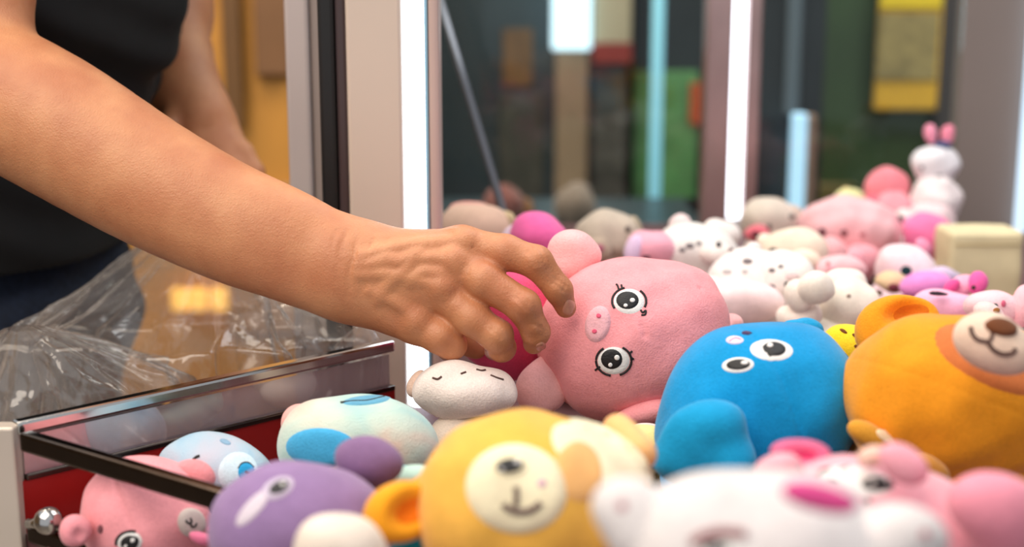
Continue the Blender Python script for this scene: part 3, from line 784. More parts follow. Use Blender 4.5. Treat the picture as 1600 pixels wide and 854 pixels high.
mm = Toy('plush_toy', 'creamy white two-lobed plush toy under the reaching hand', at=under(735, 700, .95), seed=25)
sh = U([E(729, 612, .94, 80, 42, 60, 4), E(700, 606, .94, 50, 36, 46)], 0.01)
mm.part('head', sh, plush((238, 222, 214)), 0.0017, lump=0.0012)
s0 = mm.body
mm.part('body', U([E(742, 682, .945, 66, 36, 52), E(714, 690, .945, 40, 36, 40)], 0.01), plush((240, 222, 206)), 0.0018, lump=0.0012)
mm.part('ear', E(652, 598, .95, 14, 22, 16, 24), plush((222, 190, 172)), 0.0017)
for q in ([(676, 590), (684, 592), (690, 588)], [(744, 577), (752, 579), (758, 578)], [(766, 586), (776, 590), (786, 593)], [(720, 584), (728, 581)]):
    mm.stroke('embroidered_dash', q, 0.0007, THREAD_BROWN, None, s0)

# ---- small toys showing through gaps
t = Toy('plush_toy', 'small brown plush toy peeping out left of the yellow puppy', at=under(700, 740, .80), seed=27)
t.part('head', E(700, 722, .80, 26, 24, 24), plush((166, 112, 44)), 0.0018)
t.part('ear', E(682, 714, .795, 9, 9, 8), plush((150, 96, 34)), 0.0016)
t = Toy('plush_toy', 'teal and mint plush toy wedged between the purple arm and the yellow ear', at=under(635, 770, .78), seed=29)
t.part('body', E(640, 766, .79, 58, 40, 48), plush((28, 134, 150)), 0.002)
t.part('head', E(650, 750, .76, 40, 24, 30), plush((188, 220, 208)), 0.002)
t = Toy('plush_toy', 'pale yellow plush toy lying flat under the pig and the blue toy', at=under(985, 690, .93), seed=31)
t.part('body', E(990, 702, .90, 66, 40, 50), plush((240, 222, 150)), 0.002)
t.part('wing', E(1010, 668, .92, 24, 8, 14), plush((246, 214, 206)), 0.002)
t = Toy('plush_toy', 'yellow plush animal with brown spots between the blue toy and the bear', at=under(1325, 590, 1.02), seed=33)
t.part('head', U([E(1330, 545, 1.0, 44, 36, 36, -8), E(1312, 530, 1.0, 26, 20, 22)], 0.01), plush((246, 208, 44)), 0.0018); g0 = t.body
t.part('body', E(1340, 590, .99, 34, 38, 34), plush((244, 222, 96)), 0.002)
for (x, y, a, b) in ((1318, 517, 8, 3), (1303, 545, 6, 5), (1318, 556, 9, 6), (1340, 542, 7, 4), (1336, 524, 6, 3)):
    t.patch('spot', x, y, a, b, plush((112, 62, 30)), 30, None, g0, rings=3, seg=14)

# ------------------------------------------------------------------ toys at the back of the machine (small in the picture)
def back_toy(name, label, parts, faces=(), seed=1, h=0.003, at=None):
    """parts: (name, E-args, colour); faces: (name, px, py, rx, ry, colour, part index)"""
    x, y, d = parts[0][1][:3]
    T = Toy(name, label, at=at if at is not None else under(x, y, d), seed=seed, group=None)
    sd = []
    for nm, a, col in parts:
        sh = U([E(*q) for q in a[3:]] if False else [E(*a)], 0.01)
        T.part(nm, sh, col if not isinstance(col, tuple) else plush(col), h, lump=0.0014); sd.append(T.last)
    for nm, px, py, rx, ry, col, pi in faces:
        T.patch(nm, px, py, rx, ry, plush(col), 0, None, sd[pi], th=0.0012, rings=3, seg=16)
    return T
BK = (34, 30, 34)
back_toy('plush_bear', 'blurred peach plush animal behind the wrist beside the light tube',
    [('head', (742, 362, 1.36, 58, 48, 50, 6), (226, 188, 166)), ('cap', (738, 330, 1.37, 34, 18, 30, 4), (232, 164, 152)), ('ear', (792, 348, 1.36, 14, 18, 12, -20), (206, 180, 142))], seed=41)
back_toy('plush_toy', 'hot pink plush ball with white edge behind the index finger',
    [('body', (842, 372, 1.22, 46, 40, 40, 12), (242, 108, 172)), ('trim', (826, 380, 1.24, 44, 38, 34, 12), (238, 206, 226))], seed=42)
back_toy('plush_toy', 'taupe grey plush animal with a pink nose behind the pig paw',
    [('head', (950, 372, 1.42, 54, 44, 48, 6), (196, 180, 164)), ('cheek', (930, 392, 1.38, 26, 22, 20), (178, 158, 140)), ('ear', (988, 358, 1.42, 16, 22, 14, -20), (176, 160, 138))],
    [('nose', 936, 388, 9, 8, (170, 96, 116), 1), ('eye', 981, 358, 5, 6, (96, 84, 80), 0)], seed=43)
back_toy('plush_toy', 'pink and lilac plush head beside the spotted white toys',
    [('head', (1016, 388, 1.34, 38, 30, 32), (242, 172, 190)), ('ear', (990, 392, 1.33, 14, 24, 16, 16), (226, 200, 230))],
    [('eye', 1010, 402, 7, 4, (86, 60, 66), 0)], seed=44)
SPOT = (120, 112, 116)
back_toy('plush_toy', 'white plush animal with round ears and grey spots behind the pig',
    [('head', (1086, 396, 1.36, 72, 46, 55, 6), (236, 230, 226)), ('ear', (1061, 352, 1.38, 18, 17, 14), (240, 216, 216)), ('ear', (1128, 362, 1.38, 30, 20, 20, 24), (236, 226, 222)), ('muzzle', (1120, 398, 1.31, 28, 20, 20), (240, 228, 222))],
    [('spot', 1078, 384, 8, 5, SPOT, 0), ('spot', 1092, 380, 5, 4, SPOT, 0), ('spot', 1066, 390, 6, 4, SPOT, 0), ('spot', 1108, 398, 5, 6, SPOT, 0), ('eye', 1123, 382, 5, 5, BK, 3), ('nose', 1142, 392, 4, 6, (110, 70, 66), 3)], seed=45)
back_toy('plush_toy', 'big white plush animal with pale grey spots right of the pig',
    [('body', (1186, 446, 1.24, 82, 56, 66, 12), (236, 226, 224)), ('head', (1222, 428, 1.22, 50, 38, 44), (238, 230, 226)), ('belly', (1160, 470, 1.20, 66, 36, 48, 8), (240, 214, 216)), ('leg', (1112, 460, 1.22, 34, 30, 30), (234, 222, 220)), ('ear', (1176, 388, 1.25, 14, 12, 10), (238, 226, 222))],
    [('spot', 1168, 408, 9, 5, SPOT, 0), ('spot', 1206, 422, 6, 4, SPOT, 1), ('spot', 1220, 416, 5, 3, SPOT, 1), ('spot', 1206, 448, 6, 5, SPOT, 1), ('eye', 1229, 444, 4, 5, BK, 1), ('spot', 1164, 424, 6, 4, (190, 184, 184), 0), ('spot', 1136, 424, 9, 4, (190, 184, 184), 0), ('spot', 1238, 432, 12, 8, (222, 198, 198), 1)], seed=46)
back_toy('plush_toy', 'cream white plush animal with round pompom paw and dark gap below it',
    [('body', (1320, 478, 1.16, 52, 44, 46), (238, 226, 212)), ('paw', (1276, 448, 1.12, 30, 28, 28), (242, 232, 220)), ('paw', (1246, 462, 1.13, 22, 24, 22), (238, 226, 216)), ('leg', (1250, 496, 1.14, 34, 24, 26), (236, 222, 214)), ('head', (1318, 444, 1.19, 34, 26, 30), (240, 228, 218))],
    [('eye', 1342, 446, 6, 7, (60, 48, 46), 4), ('mark', 1326, 462, 4, 3, (150, 130, 120), 0)], seed=47)
back_toy('plush_toy', 'beige plush animal with dark eye and brown nose among the white toys',
    [('head', (1240, 394, 1.40, 52, 40, 46), (242, 222, 202)), ('ear', (1196, 376, 1.42, 14, 14, 12), (240, 224, 208)), ('muzzle', (1254, 408, 1.35, 26, 18, 18), (244, 226, 206))],
    [('eye', 1208, 391, 7, 5, BK, 0), ('nose', 1251, 415, 9, 6, (136, 84, 66), 2), ('mouth', 1260, 419, 4, 4, (70, 46, 44), 2)], seed=48)
back_toy('plush_toy', 'grey beige plush animal with open red mouth before the lit post',
    [('head', (1202, 346, 1.58, 46, 38, 44, 10), (208, 194, 182)), ('muzzle', (1182, 366, 1.53, 20, 14, 16), (224, 112, 126)), ('ear', (1240, 336, 1.58, 14, 20, 14, -20), (196, 180, 168))],
    [('mouth', 1181, 366, 8, 6, (90, 30, 40), 1), ('eye', 1202, 354, 4, 5, (90, 80, 78), 0), ('eye', 1238, 338, 5, 5, (80, 70, 70), 0)], seed=49)
back_toy('plush_toy', 'large pink plush ball with tiny dot face below the green cabinet',
    [('body', (1328, 358, 1.56, 80, 52, 62, 6), (246, 188, 194)), ('paw', (1296, 394, 1.50, 34, 22, 24), (246, 176, 182)), ('foot', (1348, 404, 1.50, 30, 24, 24), (240, 160, 172))],
    [('eye', 1285, 362, 6, 7, (88, 40, 54), 0), ('eye', 1319, 364, 6, 6, (120, 66, 76), 0), ('nose', 1348, 366, 5, 4, (190, 110, 120), 0)], seed=50)
back_toy('plush_toy', 'coral pink plush ball perched high in front of the dark green cabinet',
    [('head', (1386, 294, 1.72, 36, 34, 34), (238, 138, 150)), ('body', (1396, 332, 1.70, 34, 36, 34), (240, 156, 168)), ('paw', (1362, 318, 1.70, 14, 12, 12), (226, 110, 130))], seed=51, at=under(1390, 340, 1.7))
back_toy('plush_toy', 'pale yellow plush top behind the large pink ball',
    [('head', (1328, 314, 1.70, 26, 20, 20), (224, 218, 160)), ('comb', (1322, 300, 1.70, 8, 6, 6), (232, 206, 150)), ('body', (1330, 346, 1.70, 28, 30, 26), (228, 216, 170))], seed=52)
back_toy('plush_rabbit', 'tall white plush rabbit with pink and navy bow at the top right of the pile',
    [('head', (1462, 258, 1.70, 38, 32, 34), (232, 228, 234)), ('bow', (1455, 210, 1.71, 10, 16, 10, -8), (236, 150, 176)), ('bow', (1482, 210, 1.71, 10, 16, 10, 8), (236, 140, 164)), ('bow_knot', (1472, 228, 1.69, 16, 8, 10), (70, 76, 118)), ('body', (1462, 312, 1.69, 40, 38, 36), (238, 226, 228)), ('belly', (1456, 350, 1.68, 40, 42, 36), (240, 214, 218))],
    [('eye', 1468, 277, 6, 6, (60, 70, 84), 0), ('eye', 1440, 262, 4, 4, (120, 110, 120), 0)], seed=53)
back_toy('plush_toy', 'hot pink plush ball left of the cream padded box',
    [('body', (1450, 368, 1.54, 38, 38, 36), (244, 122, 172)), ('ear', (1424, 352, 1.56, 14, 16, 12), (246, 150, 190))], seed=54)
back_toy('plush_toy', 'small white plush with dark eye patch tucked under the coral ball',
    [('head', (1412, 352, 1.62, 24, 26, 24), (234, 214, 214)), ('ear', (1406, 344, 1.58, 9, 8, 8), (70, 60, 62)), ('body', (1412, 384, 1.60, 26, 22, 22), (236, 220, 218))], seed=55)
back_toy('plush_kitten', 'white plush kitten with big teal eye and beige nose behind the bear ear',
    [('head', (1414, 418, 1.36, 48, 38, 42, 14), (242, 214, 222)), ('muzzle', (1392, 440, 1.30, 28, 15, 18), (226, 194, 156)), ('ear', (1440, 388, 1.38, 12, 18, 10, -14), (242, 150, 180)), ('ear', (1380, 398, 1.38, 10, 14, 8, 14), (244, 202, 214))],
    [('eye', 1416, 423, 10, 9, (24, 52, 58), 0), ('eye', 1367, 436, 6, 4, (40, 44, 50), 0), ('nose', 1396, 449, 10, 7, (130, 64, 74), 1), ('mouth', 1372, 458, 7, 5, (96, 70, 48), 1)], seed=56)
back_toy('plush_toy', 'magenta lilac plush lump between the kitten and the pink doll',
    [('body', (1446, 446, 1.28, 42, 22, 30, -4), (232, 140, 206)), ('back', (1470, 434, 1.32, 40, 16, 24, 6), (206, 186, 214))], seed=57)
back_toy('plush_toy', 'light pink plush doll with magenta ears and black collar above the bear',
    [('body', (1490, 480, 1.12, 62, 26, 36, 8), (246, 176, 204)), ('head', (1506, 446, 1.16, 20, 16, 18, -20), (244, 170, 196)), ('ear', (1527, 443, 1.15, 16, 20, 12, 10), (234, 100, 168)), ('ear', (1486, 448, 1.15, 16, 10, 10, -40), (226, 84, 148)), ('collar', (1478, 460, 1.10, 26, 4, 8, 8), (60, 46, 56))],
    [('eye', 1521, 449, 4, 4, (60, 50, 40), 2)], seed=58)
back_toy('plush_calf', 'pale pink plush calf face with amber eye at the right edge above the muzzle',
    [('head', (1556, 480, 1.06, 48, 28, 36, 10), (244, 196, 204)), ('ear', (1596, 478, 1.05, 18, 34, 18, 10), (246, 186, 196)), ('muzzle', (1546, 492, 1.02, 24, 16, 18, 20), (246, 206, 204))],
    [('eye', 1555, 478, 5, 5, (40, 64, 60), 0), ('pupil', 1557, 485, 6, 5, (150, 92, 36), 2), ('spot', 1568, 474, 4, 6, (204, 96, 124), 0)], seed=59)
back_toy('plush_toy', 'small blush pink plush peeking between the large pink ball and the sheep',
    [('head', (1312, 422, 1.34, 40, 24, 28), (246, 190, 196)), ('snout', (1300, 420, 1.30, 12, 9, 9), (240, 164, 176)), ('ear', (1338, 402, 1.34, 12, 12, 8), (244, 170, 182))],
    [('mark', 1294, 412, 4, 3, (170, 100, 110), 0)], seed=60)
# toys of the machine behind, dim through the glass
back_toy('plush_toy', 'dim brown and pink plush heap seen through the back glass near the diagonal rod',
    [('body', (786, 322, 2.30, 34, 34, 36), (120, 76, 70)), ('head', (812, 330, 2.32, 24, 22, 22), (130, 88, 50))], seed=61, at=(W(786, 322, 2.3)[0], W(786, 322, 2.3)[1], 0.92))
back_toy('plush_toy', 'dim grey plush seen through the back glass below the tan post',
    [('body', (898, 324, 2.30, 34, 34, 36), (126, 112, 100)), ('head', (902, 304, 2.32, 22, 20, 20), (132, 116, 104))], seed=62, at=(W(900, 322, 2.3)[0], W(900, 322, 2.3)[1], 0.92))
sb = empty('display_shelf', (0.1, 2.4, 0), 'low dark display shelf behind the back glass carrying dim plush toys', 'shelf')
box('shelf_board', (-0.2, 2.2, 0.88), (0.35, 2.55, 0.90), DT, sb)
box('shelf_leg', (-0.19, 2.21, 0.0), (-0.16, 2.54, 0.90), DT, sb); box('shelf_leg', (0.31, 2.21, 0.0), (0.34, 2.54, 0.90), DT, sb)

# the stuffed lower half each toy rests on
for T in TOYS:
    gap = T.lo[2] - T.base[2]
    if gap < 0.008 or T is pig: continue
    c = (T.lo + T.hi) / 2; ext = T.hi - T.lo; top = T.lo[2] + 0.35 * ext[2]
    T.part('lower_body', ell_m((c[0], c[1] + (0.035 if T is be else 0.008), (T.base[2] + 0.002 + top) / 2), I3, (0.40 * ext[0], max(0.42 * ext[1], 0.02), (top - T.base[2] - 0.002) / 2)), T.mat, 0.0035, lump=0.0005)
# toys lying deeper in the pile, between and beside the ones in view
def filler(col, col2, seed):
    T = Toy('plush_toy', 'x', at=(0, 0, 0), seed=seed); 
    T.part('body', ell_m((0, 0, 0.028), I3, (0.040, 0.034, 0.0265)), plush(col), 0.003)
    for sx in (-1, 1): T.part('ear', ell_m((sx * 0.024, -0.004, 0.052), I3, (0.011, 0.007, 0.011)), plush(col2), 0.0025)
    T.part('paw', ell_m((0.030, -0.024, 0.014), I3, (0.012, 0.011, 0.013)), plush(col2), 0.0025)
    return T.e
kinds = [filler((240, 190, 196), (244, 160, 178), 71), filler((232, 222, 212), (226, 196, 190), 72), filler((176, 204, 222), (150, 186, 212), 73)]
COLS = ('pink', 'off-white', 'pale blue')
spots = [(915, 1.13, 'hidden right behind the held pig'), (985, 1.16, 'hidden behind the middle of the held pig'), (1062, 1.11, 'hidden behind the right end of the held pig'),
         (940, 1.26, 'hidden between the held pig and the taupe toy'), (1020, 1.26, 'hidden between the held pig and the lilac eared head'), (1190, 1.04, 'hidden behind the bright blue toy'),
         (1395, .99, 'hidden behind the ear of the orange bear'), (1480, 1.02, 'hidden under the magenta eared doll'), (1660, .98, 'just right of the orange bear, outside the picture'),
         (1700, 1.10, 'second in the row right of the orange bear'), (1690, 1.24, 'below the cream padded box on its right'), (1660, 1.38, 'right beside the cream padded box'),
         (1790, 1.02, 'far right of the pile level with the bear'), (1810, 1.18, 'far right of the pile level with the kitten'), (1775, 1.32, 'far right of the pile level with the box'), (1740, .86, 'nearest at the right edge of the pile')]
done = set()
for i, (px, d, where) in enumerate(spots):
    p = under(px, 600, d); k = (i * 2 + i // 3) % 3; src = kinds[k]
    if k in done:
        o = src.copy(); C.objects.link(o)
        for ch in src.children:
            c_ = ch.copy(); C.objects.link(c_); c_.parent = o
    else: o = src; done.add(k)
    o.location = (p[0], d * 0.97, DECK); o.rotation_euler = (0, 0, (i * 2.4) % 6.28)
    tag(o, COLS[k] + ' plush toy ' + where, 'plush toy', 'toys deep in the pile')

# ------------------------------------------------------------------ the person
def skin_material():
    m, nt, b = mat_new('skin'); N = nt.nodes; L = nt.links
    tc = N.new('ShaderNodeTexCoord')
    n1 = N.new('ShaderNodeTexNoise'); n1.inputs['Scale'].default_value = 28; n1.inputs['Detail'].default_value = 6
    n2 = N.new('ShaderNodeTexNoise'); n2.inputs['Scale'].default_value = 420; n2.inputs['Detail'].default_value = 4
    v = N.new('ShaderNodeTexVoronoi'); v.feature = 'DISTANCE_TO_EDGE'; v.inputs['Scale'].default_value = 480
    for x in (n1, n2, v): L.new(tc.outputs['Object'], x.inputs['Vector'])
    r = N.new('ShaderNodeValToRGB'); r.color_ramp.elements[0].position = 0.3; r.color_ramp.elements[1].position = 0.72
    r.color_ramp.elements[0].color = srgb(186, 116, 78); r.color_ramp.elements[1].color = srgb(212, 148, 104)
    L.new(n1.outputs['Fac'], r.inputs['Fac']); L.new(r.outputs['Color'], b.inputs['Base Color'])
    bp = N.new('ShaderNodeBump'); bp.inputs['Strength'].default_value = 0.32; bp.inputs['Distance'].default_value = 0.0008
    L.new(v.outputs['Distance'], bp.inputs['Height'])
    b2 = N.new('ShaderNodeBump'); b2.inputs['Strength'].default_value = 0.35; b2.inputs['Distance'].default_value = 0.0008
    L.new(n2.outputs['Fac'], b2.inputs['Height']); L.new(b2.outputs[0], bp.inputs['Normal'])
    L.new(bp.outputs[0], b.inputs['Normal'])
    b.inputs['Roughness'].default_value = 0.48
    b.inputs['Subsurface Weight'].default_value = 0.12; b.inputs['Subsurface Radius'].default_value = (1.0, 0.35, 0.18); b.inputs['Subsurface Scale'].default_value = 0.004
    return m
SKIN = skin_material()
pe = empty('person', (-0.50, 1.28, 0.0), 'person in black t-shirt and dark jeans reaching right arm over the rail to the pig', 'person')
NV = FW
# right arm
ax_ = spline([(-95, -420, 1.05, 112, 1.0), (-72, -180, 1.045, 112, 1.0), (-62, 20, 1.03, 108, 1.0)], 4)
armU = U([CP(tuple(p[:3]), tuple(q[:3]), p[3], q[3]) for p, q in zip(ax_[:-1], ax_[1:])], 0.012)
fx = spline([(-75, 105, 1.025, 104, 1.0), (0, 148, 1.01, 107, 1.0), (77, 190, .995, 107, 1.03), (150, 234, .987, 103, 1.06), (221, 277, .98, 98, 1.1), (292, 315, .973, 93, 1.15),
             (362, 349, .967, 88, 1.22), (410, 368, .963, 84, 1.3), (451, 384, .96, 80, 1.4), (492, 403, .958, 76, 1.5), (535, 419, .957, 70, 1.55)], 2)
armF = U([CP(tuple(p[:3]), tuple(q[:3]), p[3], q[3], NV, (p[4] + q[4]) / 2) for p, q in zip(fx[:-1], fx[1:])], 0.006)
armS = U([armU, armF], 0.022)
palm = [CP((548, 400, .955), (722, 383, .948), 34, 27), CP((535, 402, .950), (712, 413, .940), 36, 28),
        CP((535, 430, .950), (692, 456, .940), 36, 28), CP((545, 455, .955), (650, 507, .947), 38, 29),
        E(628, 444, .962, 95, 70, 40, 22), E(570, 426, .962, 60, 64, 42)]
palmS = U(palm, 0.016)
fing = [
    [(722, 382, .948, 28), (790, 394, .938, 27), (838, 409, .935, 25), (873, 453, .940, 21), (884, 480, .948, 16.5)],
    [(712, 413, .940, 28), (756, 438, .932, 28), (818, 478, .928, 26), (837, 518, .938, 21.5), (834, 536, .950, 17)],
    [(692, 456, .940, 28), (738, 497, .934, 27), (776, 524, .934, 25), (784, 543, .948, 21), (773, 546, .965, 17)],
    [(650, 507, .947, 29), (688, 525, .942, 27), (706, 539, .944, 22), (702, 543, .960, 19), (694, 538, .974, 16)],
    [(585, 440, .975, 36), (660, 470, .995, 30), (712, 512, 1.0, 25), (736, 537, 1.0, 20), (745, 545, 1.0, 15)],
]
fs = []
for ch in fing:
    fs.append(U([CP(a[:3], b[:3], a[3], b[3]) for a, b in zip(ch[:-1], ch[1:])], 0.004))
hand = U([palmS, fs[0]], 0.008)
for k_ in (1, 2, 3, 4): hand = U([hand, fs[k_]], 0.0045)
rightS = U([armS, hand], 0.016)
# knuckle heads, tendons and veins raised on the back of the hand
def on_skin(pts, s=None, k=4):
    p = spline(pts, k); P, N = raycast(s or rightS, p[:, 0], p[:, 1]); return P, N
extra = []
for pts, r in (([(560, 402), (600, 390), (650, 380), (712, 374)], 5), ([(560, 414), (600, 409), (645, 403), (700, 402)], 5), ([(560, 428), (600, 428), (640, 433), (684, 446)], 5),
               ([(580, 455), (620, 474), (648, 496)], 4),
               ([(575, 415), (605, 402), (625, 410), (655, 392)], 4.5), ([(640, 440), (660, 425), (690, 428)], 4.5), ([(590, 470), (610, 440), (635, 420), (648, 400)], 4),
               ):
    P, N = on_skin(pts)
    rr = r * .95 / F
    sk = .62 + .55 * (1 - np.linspace(0, 1, len(P))) ** 3
    Q = P - N * (rr * sk)[:, None]
    for a, b in zip(Q[:-1], Q[1:]): extra.append(cap(a, b, rr, rr))
for (x, y, r) in ((724, 370, 20), (708, 402, 19), (688, 446, 18), (650, 498, 18)):
    P, N = raycast(rightS, [x], [y]); rr = r * .95 / F
    extra.append(ell_m(P[0] - N[0] * rr * 0.62, I3, (rr, rr, rr)))
for (x, y, r) in ((836, 402, 12), (816, 472, 12), (778, 517, 11), (872, 448, 9), (837, 512, 9)):
    P, N = raycast(rightS, [x], [y]); rr = r * .94 / F
    extra.append(ell_m(P[0] - N[0] * rr * 0.88, I3, (rr, rr, rr)))
base_right = rightS
exS = U(extra, 0.003)
def detailed(s, x, k, reach):
    """s with x blended in, x only evaluated close to the surface of s and inside its bounds"""
    lo = x.lo - reach; hi = x.hi + reach
    def f(P):
        d = s.f(P); m = (np.abs(d) < reach) & (P > lo).all(1) & (P < hi).all(1)
        if m.any():
            e = x.f(P[m]); dm_ = d[m]; h = np.clip(0.5 + 0.5 * (e - dm_) / k, 0, 1)
            d = d.copy(); d[m] = e * (1 - h) + dm_ * h - k * h * (1 - h)
        return d
    return S(f, s.lo, s.hi)
rightS = detailed(rightS, exS, 0.006, 0.014)
cr = []
for (x0, y0, x1, y1) in ((831, 388, 844, 412), (838, 384, 852, 406), (825, 392, 836, 414), (812, 458, 826, 474), (806, 464, 822, 482), (868, 436, 884, 447), (864, 442, 880, 454),
                         (772, 508, 788, 524), (768, 514, 782, 528), (832, 506, 846, 512),
                         ):
    P, N = on_skin([(x0, y0), ((x0 + x1) / 2 + 1.5, (y0 + y1) / 2), (x1, y1)], k=3)
    cr.append(P)
def grooves(s, lines, width, depth):
    bx_ = [(l.min(0) - 3 * width, l.max(0) + 3 * width) for l in lines]
    def f(P):
        d = s.f(P).copy()
        for l, (lo, hi) in zip(lines, bx_):
            m = (P > lo).all(1) & (P < hi).all(1)
            if not m.any(): continue
            Q = P[m]; mm_ = np.full(len(Q), 1e9)
            for a, b in zip(l[:-1], l[1:]):
                ab = b - a; t = np.clip(((Q - a) @ ab) / (ab @ ab + 1e-12), 0, 1); q = Q - a - t[:, None] * ab; mm_ = np.minimum(mm_, (q * q).sum(1))
            d[m] += depth * np.exp(-mm_ / width ** 2)
        return d
    return S(f, s.lo, s.hi)
rightS = grooves(rightS, cr, 0.0011, 0.0011)
rw = random.Random(4); wl_ = []
for i in range(13):     # fine wrinkles across the bent wrist
    x = 520 + i * 5.2 + rw.uniform(-2, 2); y0 = rw.uniform(352, 420); L_ = rw.uniform(28, 64)
    wl_.append(on_skin([(x + 8, y0), (x + 1 + rw.uniform(-2, 2), y0 + L_ * .5), (x + 2, y0 + L_)], base_right, 3)[0])
for (x, y) in ((600, 372), (640, 368), (668, 392), (650, 420), (676, 440), (700, 360), (735, 372), (725, 415), (705, 455)):
    for k_ in range(2):
        a_ = rw.uniform(-.5, .5); wl_.append(on_skin([(x + k_ * 7, y), (x + k_ * 7 + 3 * a_, y + 8), (x + k_ * 7 + 8 * a_, y + 15)], base_right, 3)[0])
rightS = grooves(rightS, wl_, 0.0012, 0.00042)
rightS.lo[2] = max(rightS.lo[2], 0.9)
rightS.hi = np.minimum(rightS.hi, W(-20, -200, 1.04) + 1.0)
va, qa = polygonise(rightS, 0.00135)
# left arm, behind
left = [CP((300, -330, 1.42), (276, 20, 1.40), 60, 50), CP((276, 20, 1.40), (276, 95, 1.37), 50, 50), CP((276, 95, 1.37), (288, 140, 1.35), 50, 50, NV, 1.2),
        CP((288, 140, 1.35), (318, 190, 1.34), 48, 42, NV, 1.3), CP((318, 190, 1.34), (345, 222, 1.34), 42, 34, NV, 1.3)]
lf = [[(345, 212, 1.335, 26), (378, 240, 1.33, 19), (398, 268, 1.325, 15), (402, 292, 1.32, 12)], [(340, 225, 1.33, 24), (365, 262, 1.32, 18), (376, 292, 1.318, 14), (366, 312, 1.318, 12)],
      [(325, 225, 1.33, 22), (342, 268, 1.32, 17), (350, 300, 1.318, 13), (340, 316, 1.318, 11)], [(310, 215, 1.33, 20), (318, 258, 1.32, 15), (322, 290, 1.318, 12), (314, 304, 1.318, 10)],
      [(285, 160, 1.34, 22), (262, 205, 1.32, 17), (275, 240, 1.31, 13), (296, 262, 1.31, 11)]]
leftS = U([U(left, 0.02)] + [U([CP(a[:3], b[:3], a[3], b[3]) for a, b in zip(ch[:-1], ch[1:])], 0.004) for ch in lf], 0.006)
vb, qb = polygonise(leftS, 0.003)
# torso core joining both arms
sr = W(-75, -260, 1.04); sl = W(300, -330, 1.42)
ctr = np.array([-0.47, 1.26, 1.40])
core = U([cap(sr, ctr, 0.05, 0.09), cap(sl, ctr, 0.04, 0.09), cap(ctr, (-0.53, 1.27, 1.05), 0.10, 0.10), cap(ctr, (-0.43, 1.26, 1.56), 0.09, 0.055)], 0.03)
vc_, qc = polygonise(core, 0.008)
va_all = np.vstack([va, vb, vc_]); qall = np.vstack([qa, qb + len(va), qc + len(va) + len(vb)])
body = mesh_obj('body', va_all, qall, SKIN, pe)
# fingernails
NAIL = simple('fingernail', (214, 150, 124), 0.25, noise=0.05, nscale=300)
class Dummy(Toy):
    def __init__(s, e, base): s.e = e; s.base = np.array(base); s.body = None
dm = Dummy(pe, pe['_b'])
dm.patch('fingernail', 889, 480, 9.5, 14, NAIL, 24, body, rightS, th=0.0006, p=2.8, rings=4, seg=20)
dm.patch('fingernail', 845, 541, 9, 7, NAIL, -24, body, rightS, th=0.0006, p=2.6, rings=4, seg=20)
# shirt: torso with folds, sleeve
SHIRT = simple('black_jersey', (13, 13, 15), 0.85, noise=0.25, nscale=40, bump=0.15)
sh_parts = [ell_m((-0.455, 1.30, 1.30), np.eye(3), (0.150, 0.20, 0.19)), ell_m((-0.49, 1.28, 1.12), np.eye(3), (0.135, 0.18, 0.20)), ell_m((-0.42, 1.30, 1.44), np.eye(3), (0.155, 0.22, 0.14)),
            cap(sr + np.array([0.0, 0.02, 0.0]), (-0.46, 1.14, 1.46), 0.062, 0.09), cap(W(296, -190, 1.415), (-0.40, 1.42, 1.46), 0.050, 0.09)]
sh_parts.append(CP((250, -110, 1.24), (128, 150, 1.24), 88, 86))
shS = U(sh_parts, 0.03)
fold = []
def folds(s):
    def f(P):
        d = s.f(P)
        u = P @ np.array([14, 5, 42.0]); v = P @ np.array([30, -12, 10.0])
        return d + 0.005 * np.sin(u + 1.6 * np.sin(v)) * 0.8 + 0.002 * np.sin(2.3 * u + v * 2)
    return S(f, s.lo - 0.008, s.hi + 0.008)
def above(s, z):
    def f(P): return np.maximum(s.f(P), z - P[:, 2])
    return S(f, s.lo, s.hi)
shirt = mesh_obj('t_shirt', *polygonise(above(folds(shS), 1.055), 0.005), SHIRT, pe)
DENIM = simple('dark_denim', (26, 36, 56), 0.85, noise=0.3, nscale=160, bump=0.3)
jn = U([ell_m((-0.50, 1.30, 0.99), np.eye(3), (0.140, 0.175, 0.14)), cap((-0.50, 1.20, 0.92), (-0.48, 1.19, 0.50), 0.095, 0.07), cap((-0.48, 1.19, 0.50), (-0.52, 1.19, 0.06), 0.068, 0.055),
        cap((-0.50, 1.40, 0.92), (-0.50, 1.41, 0.50), 0.095, 0.07), cap((-0.50, 1.41, 0.50), (-0.54, 1.41, 0.06), 0.068, 0.055)], 0.02)
mesh_obj('jeans', *polygonise(lumps(jn, 0.003, 0.07, 4), 0.006), DENIM, pe)
for y in (1.19, 1.41):
    mesh_obj('shoe', *polygonise(U([ell_m((-0.46, y, 0.05), np.eye(3), (0.14, 0.05, 0.05)), ell_m((-0.53, y, 0.06), np.eye(3), (0.07, 0.05, 0.06))], 0.02), 0.006), simple('black_shoe', (26, 26, 28), 0.4), pe)

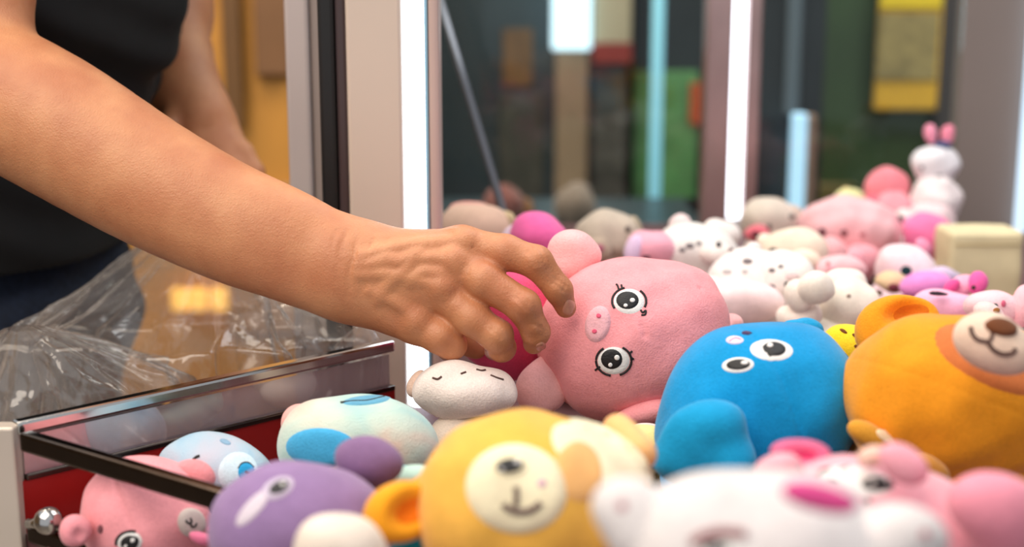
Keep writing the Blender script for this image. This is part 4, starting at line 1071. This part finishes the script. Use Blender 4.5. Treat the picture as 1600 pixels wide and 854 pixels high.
# ------------------------------------------------------------------ clear plastic bag
FILM = glassy('clear_film', (0.94, 0.92, 0.90), 0.10, 0.12, haze=0.07, hcol=(226, 214, 206), bump=0.35, bscale=11, hedge=0.5)
bg = empty('plastic_bag', W(300, 700, 1.2), 'crumpled clear plastic bag hanging from the left hand behind the chrome rail', 'bag')
def ridge(t): return 1 - 2 * np.abs((t % 1) - 0.5)
def bag_sheet(name, rows, nu=110, nv=70, amp=0.010, seed=0, closed=True):
    rs = np.random.RandomState(seed)
    rows = np.array(rows, float)   # v, cx, cy, halfwidth px, d, half depth m
    vv = np.linspace(0, 1, nv); V_ = []
    ph = rs.uniform(0, 1, 6)
    for i, t in enumerate(vv):
        cxp, cyp, hw, d, hd = [np.interp(t, rows[:, 0], rows[:, k]) for k in range(1, 6)]
        c = W(cxp, cyp, d)
        for j in range(nu):
            a = 2 * math.pi * j / nu
            fo = (0.9 * ridge(a / 6.283 * 9 + ph[0] + 0.25 * math.sin(3 * t + ph[1])) ** 2 + 0.6 * ridge(a / 6.283 * 17 + ph[2] + 0.5 * t) ** 3 + 0.5 * ridge(a / 6.283 * 5 + 1.6 * t + ph[3]) ** 4
                  + 0.35 * ridge(a / 6.283 * 13 - 3.1 * t + ph[4]) ** 4)
            rr = 1 + (fo - 0.7) * amp / 0.05 * (0.35 + 0.65 * t)
            x = hw * d / F * math.cos(a) * rr; y = hd * math.sin(a) * rr
            V_.append(c + RT * x + np.array([0, 1, 0.0]) * y + np.array([0, 0, 1]) * (0.004 * math.sin(7 * a + 5 * t) * t))
    f = [(i * nu + j, i * nu + (j + 1) % nu, (i + 1) * nu + (j + 1) % nu, (i + 1) * nu + j) for i in range(nv - 1) for j in range(nu)]
    return mesh_obj(name, np.array(V_), np.array(f), FILM, bg)
bag_sheet('bag_wall', [(0, 330, 300, 26, 1.30, .015), (.12, 318, 350, 58, 1.26, .022), (.3, 304, 410, 118, 1.19, .035), (.5, 288, 470, 185, 1.13, .045), (.7, 268, 530, 256, 1.10, .045), (1, 268, 720, 262, 1.10, .04)], nu=220, nv=90, amp=0.016, seed=2)
bag_sheet('bag_flap', [(0, 40, 512, 30, 1.03, .01), (.2, 70, 540, 95, 1.05, .03), (.5, 110, 590, 180, 1.07, .05), (1, 140, 700, 240, 1.09, .06)], nu=160, nv=60, amp=0.014, seed=6)
bag_sheet('bag_corner', [(0, 568, 508, 10, 1.053, .003), (.3, 560, 540, 36, 1.050, .005), (1, 545, 640, 52, 1.045, .006)], nu=60, nv=30, amp=0.014, seed=9)

# tidy helper properties
for o in bpy.data.objects:
    if '_b' in o: del o['_b']
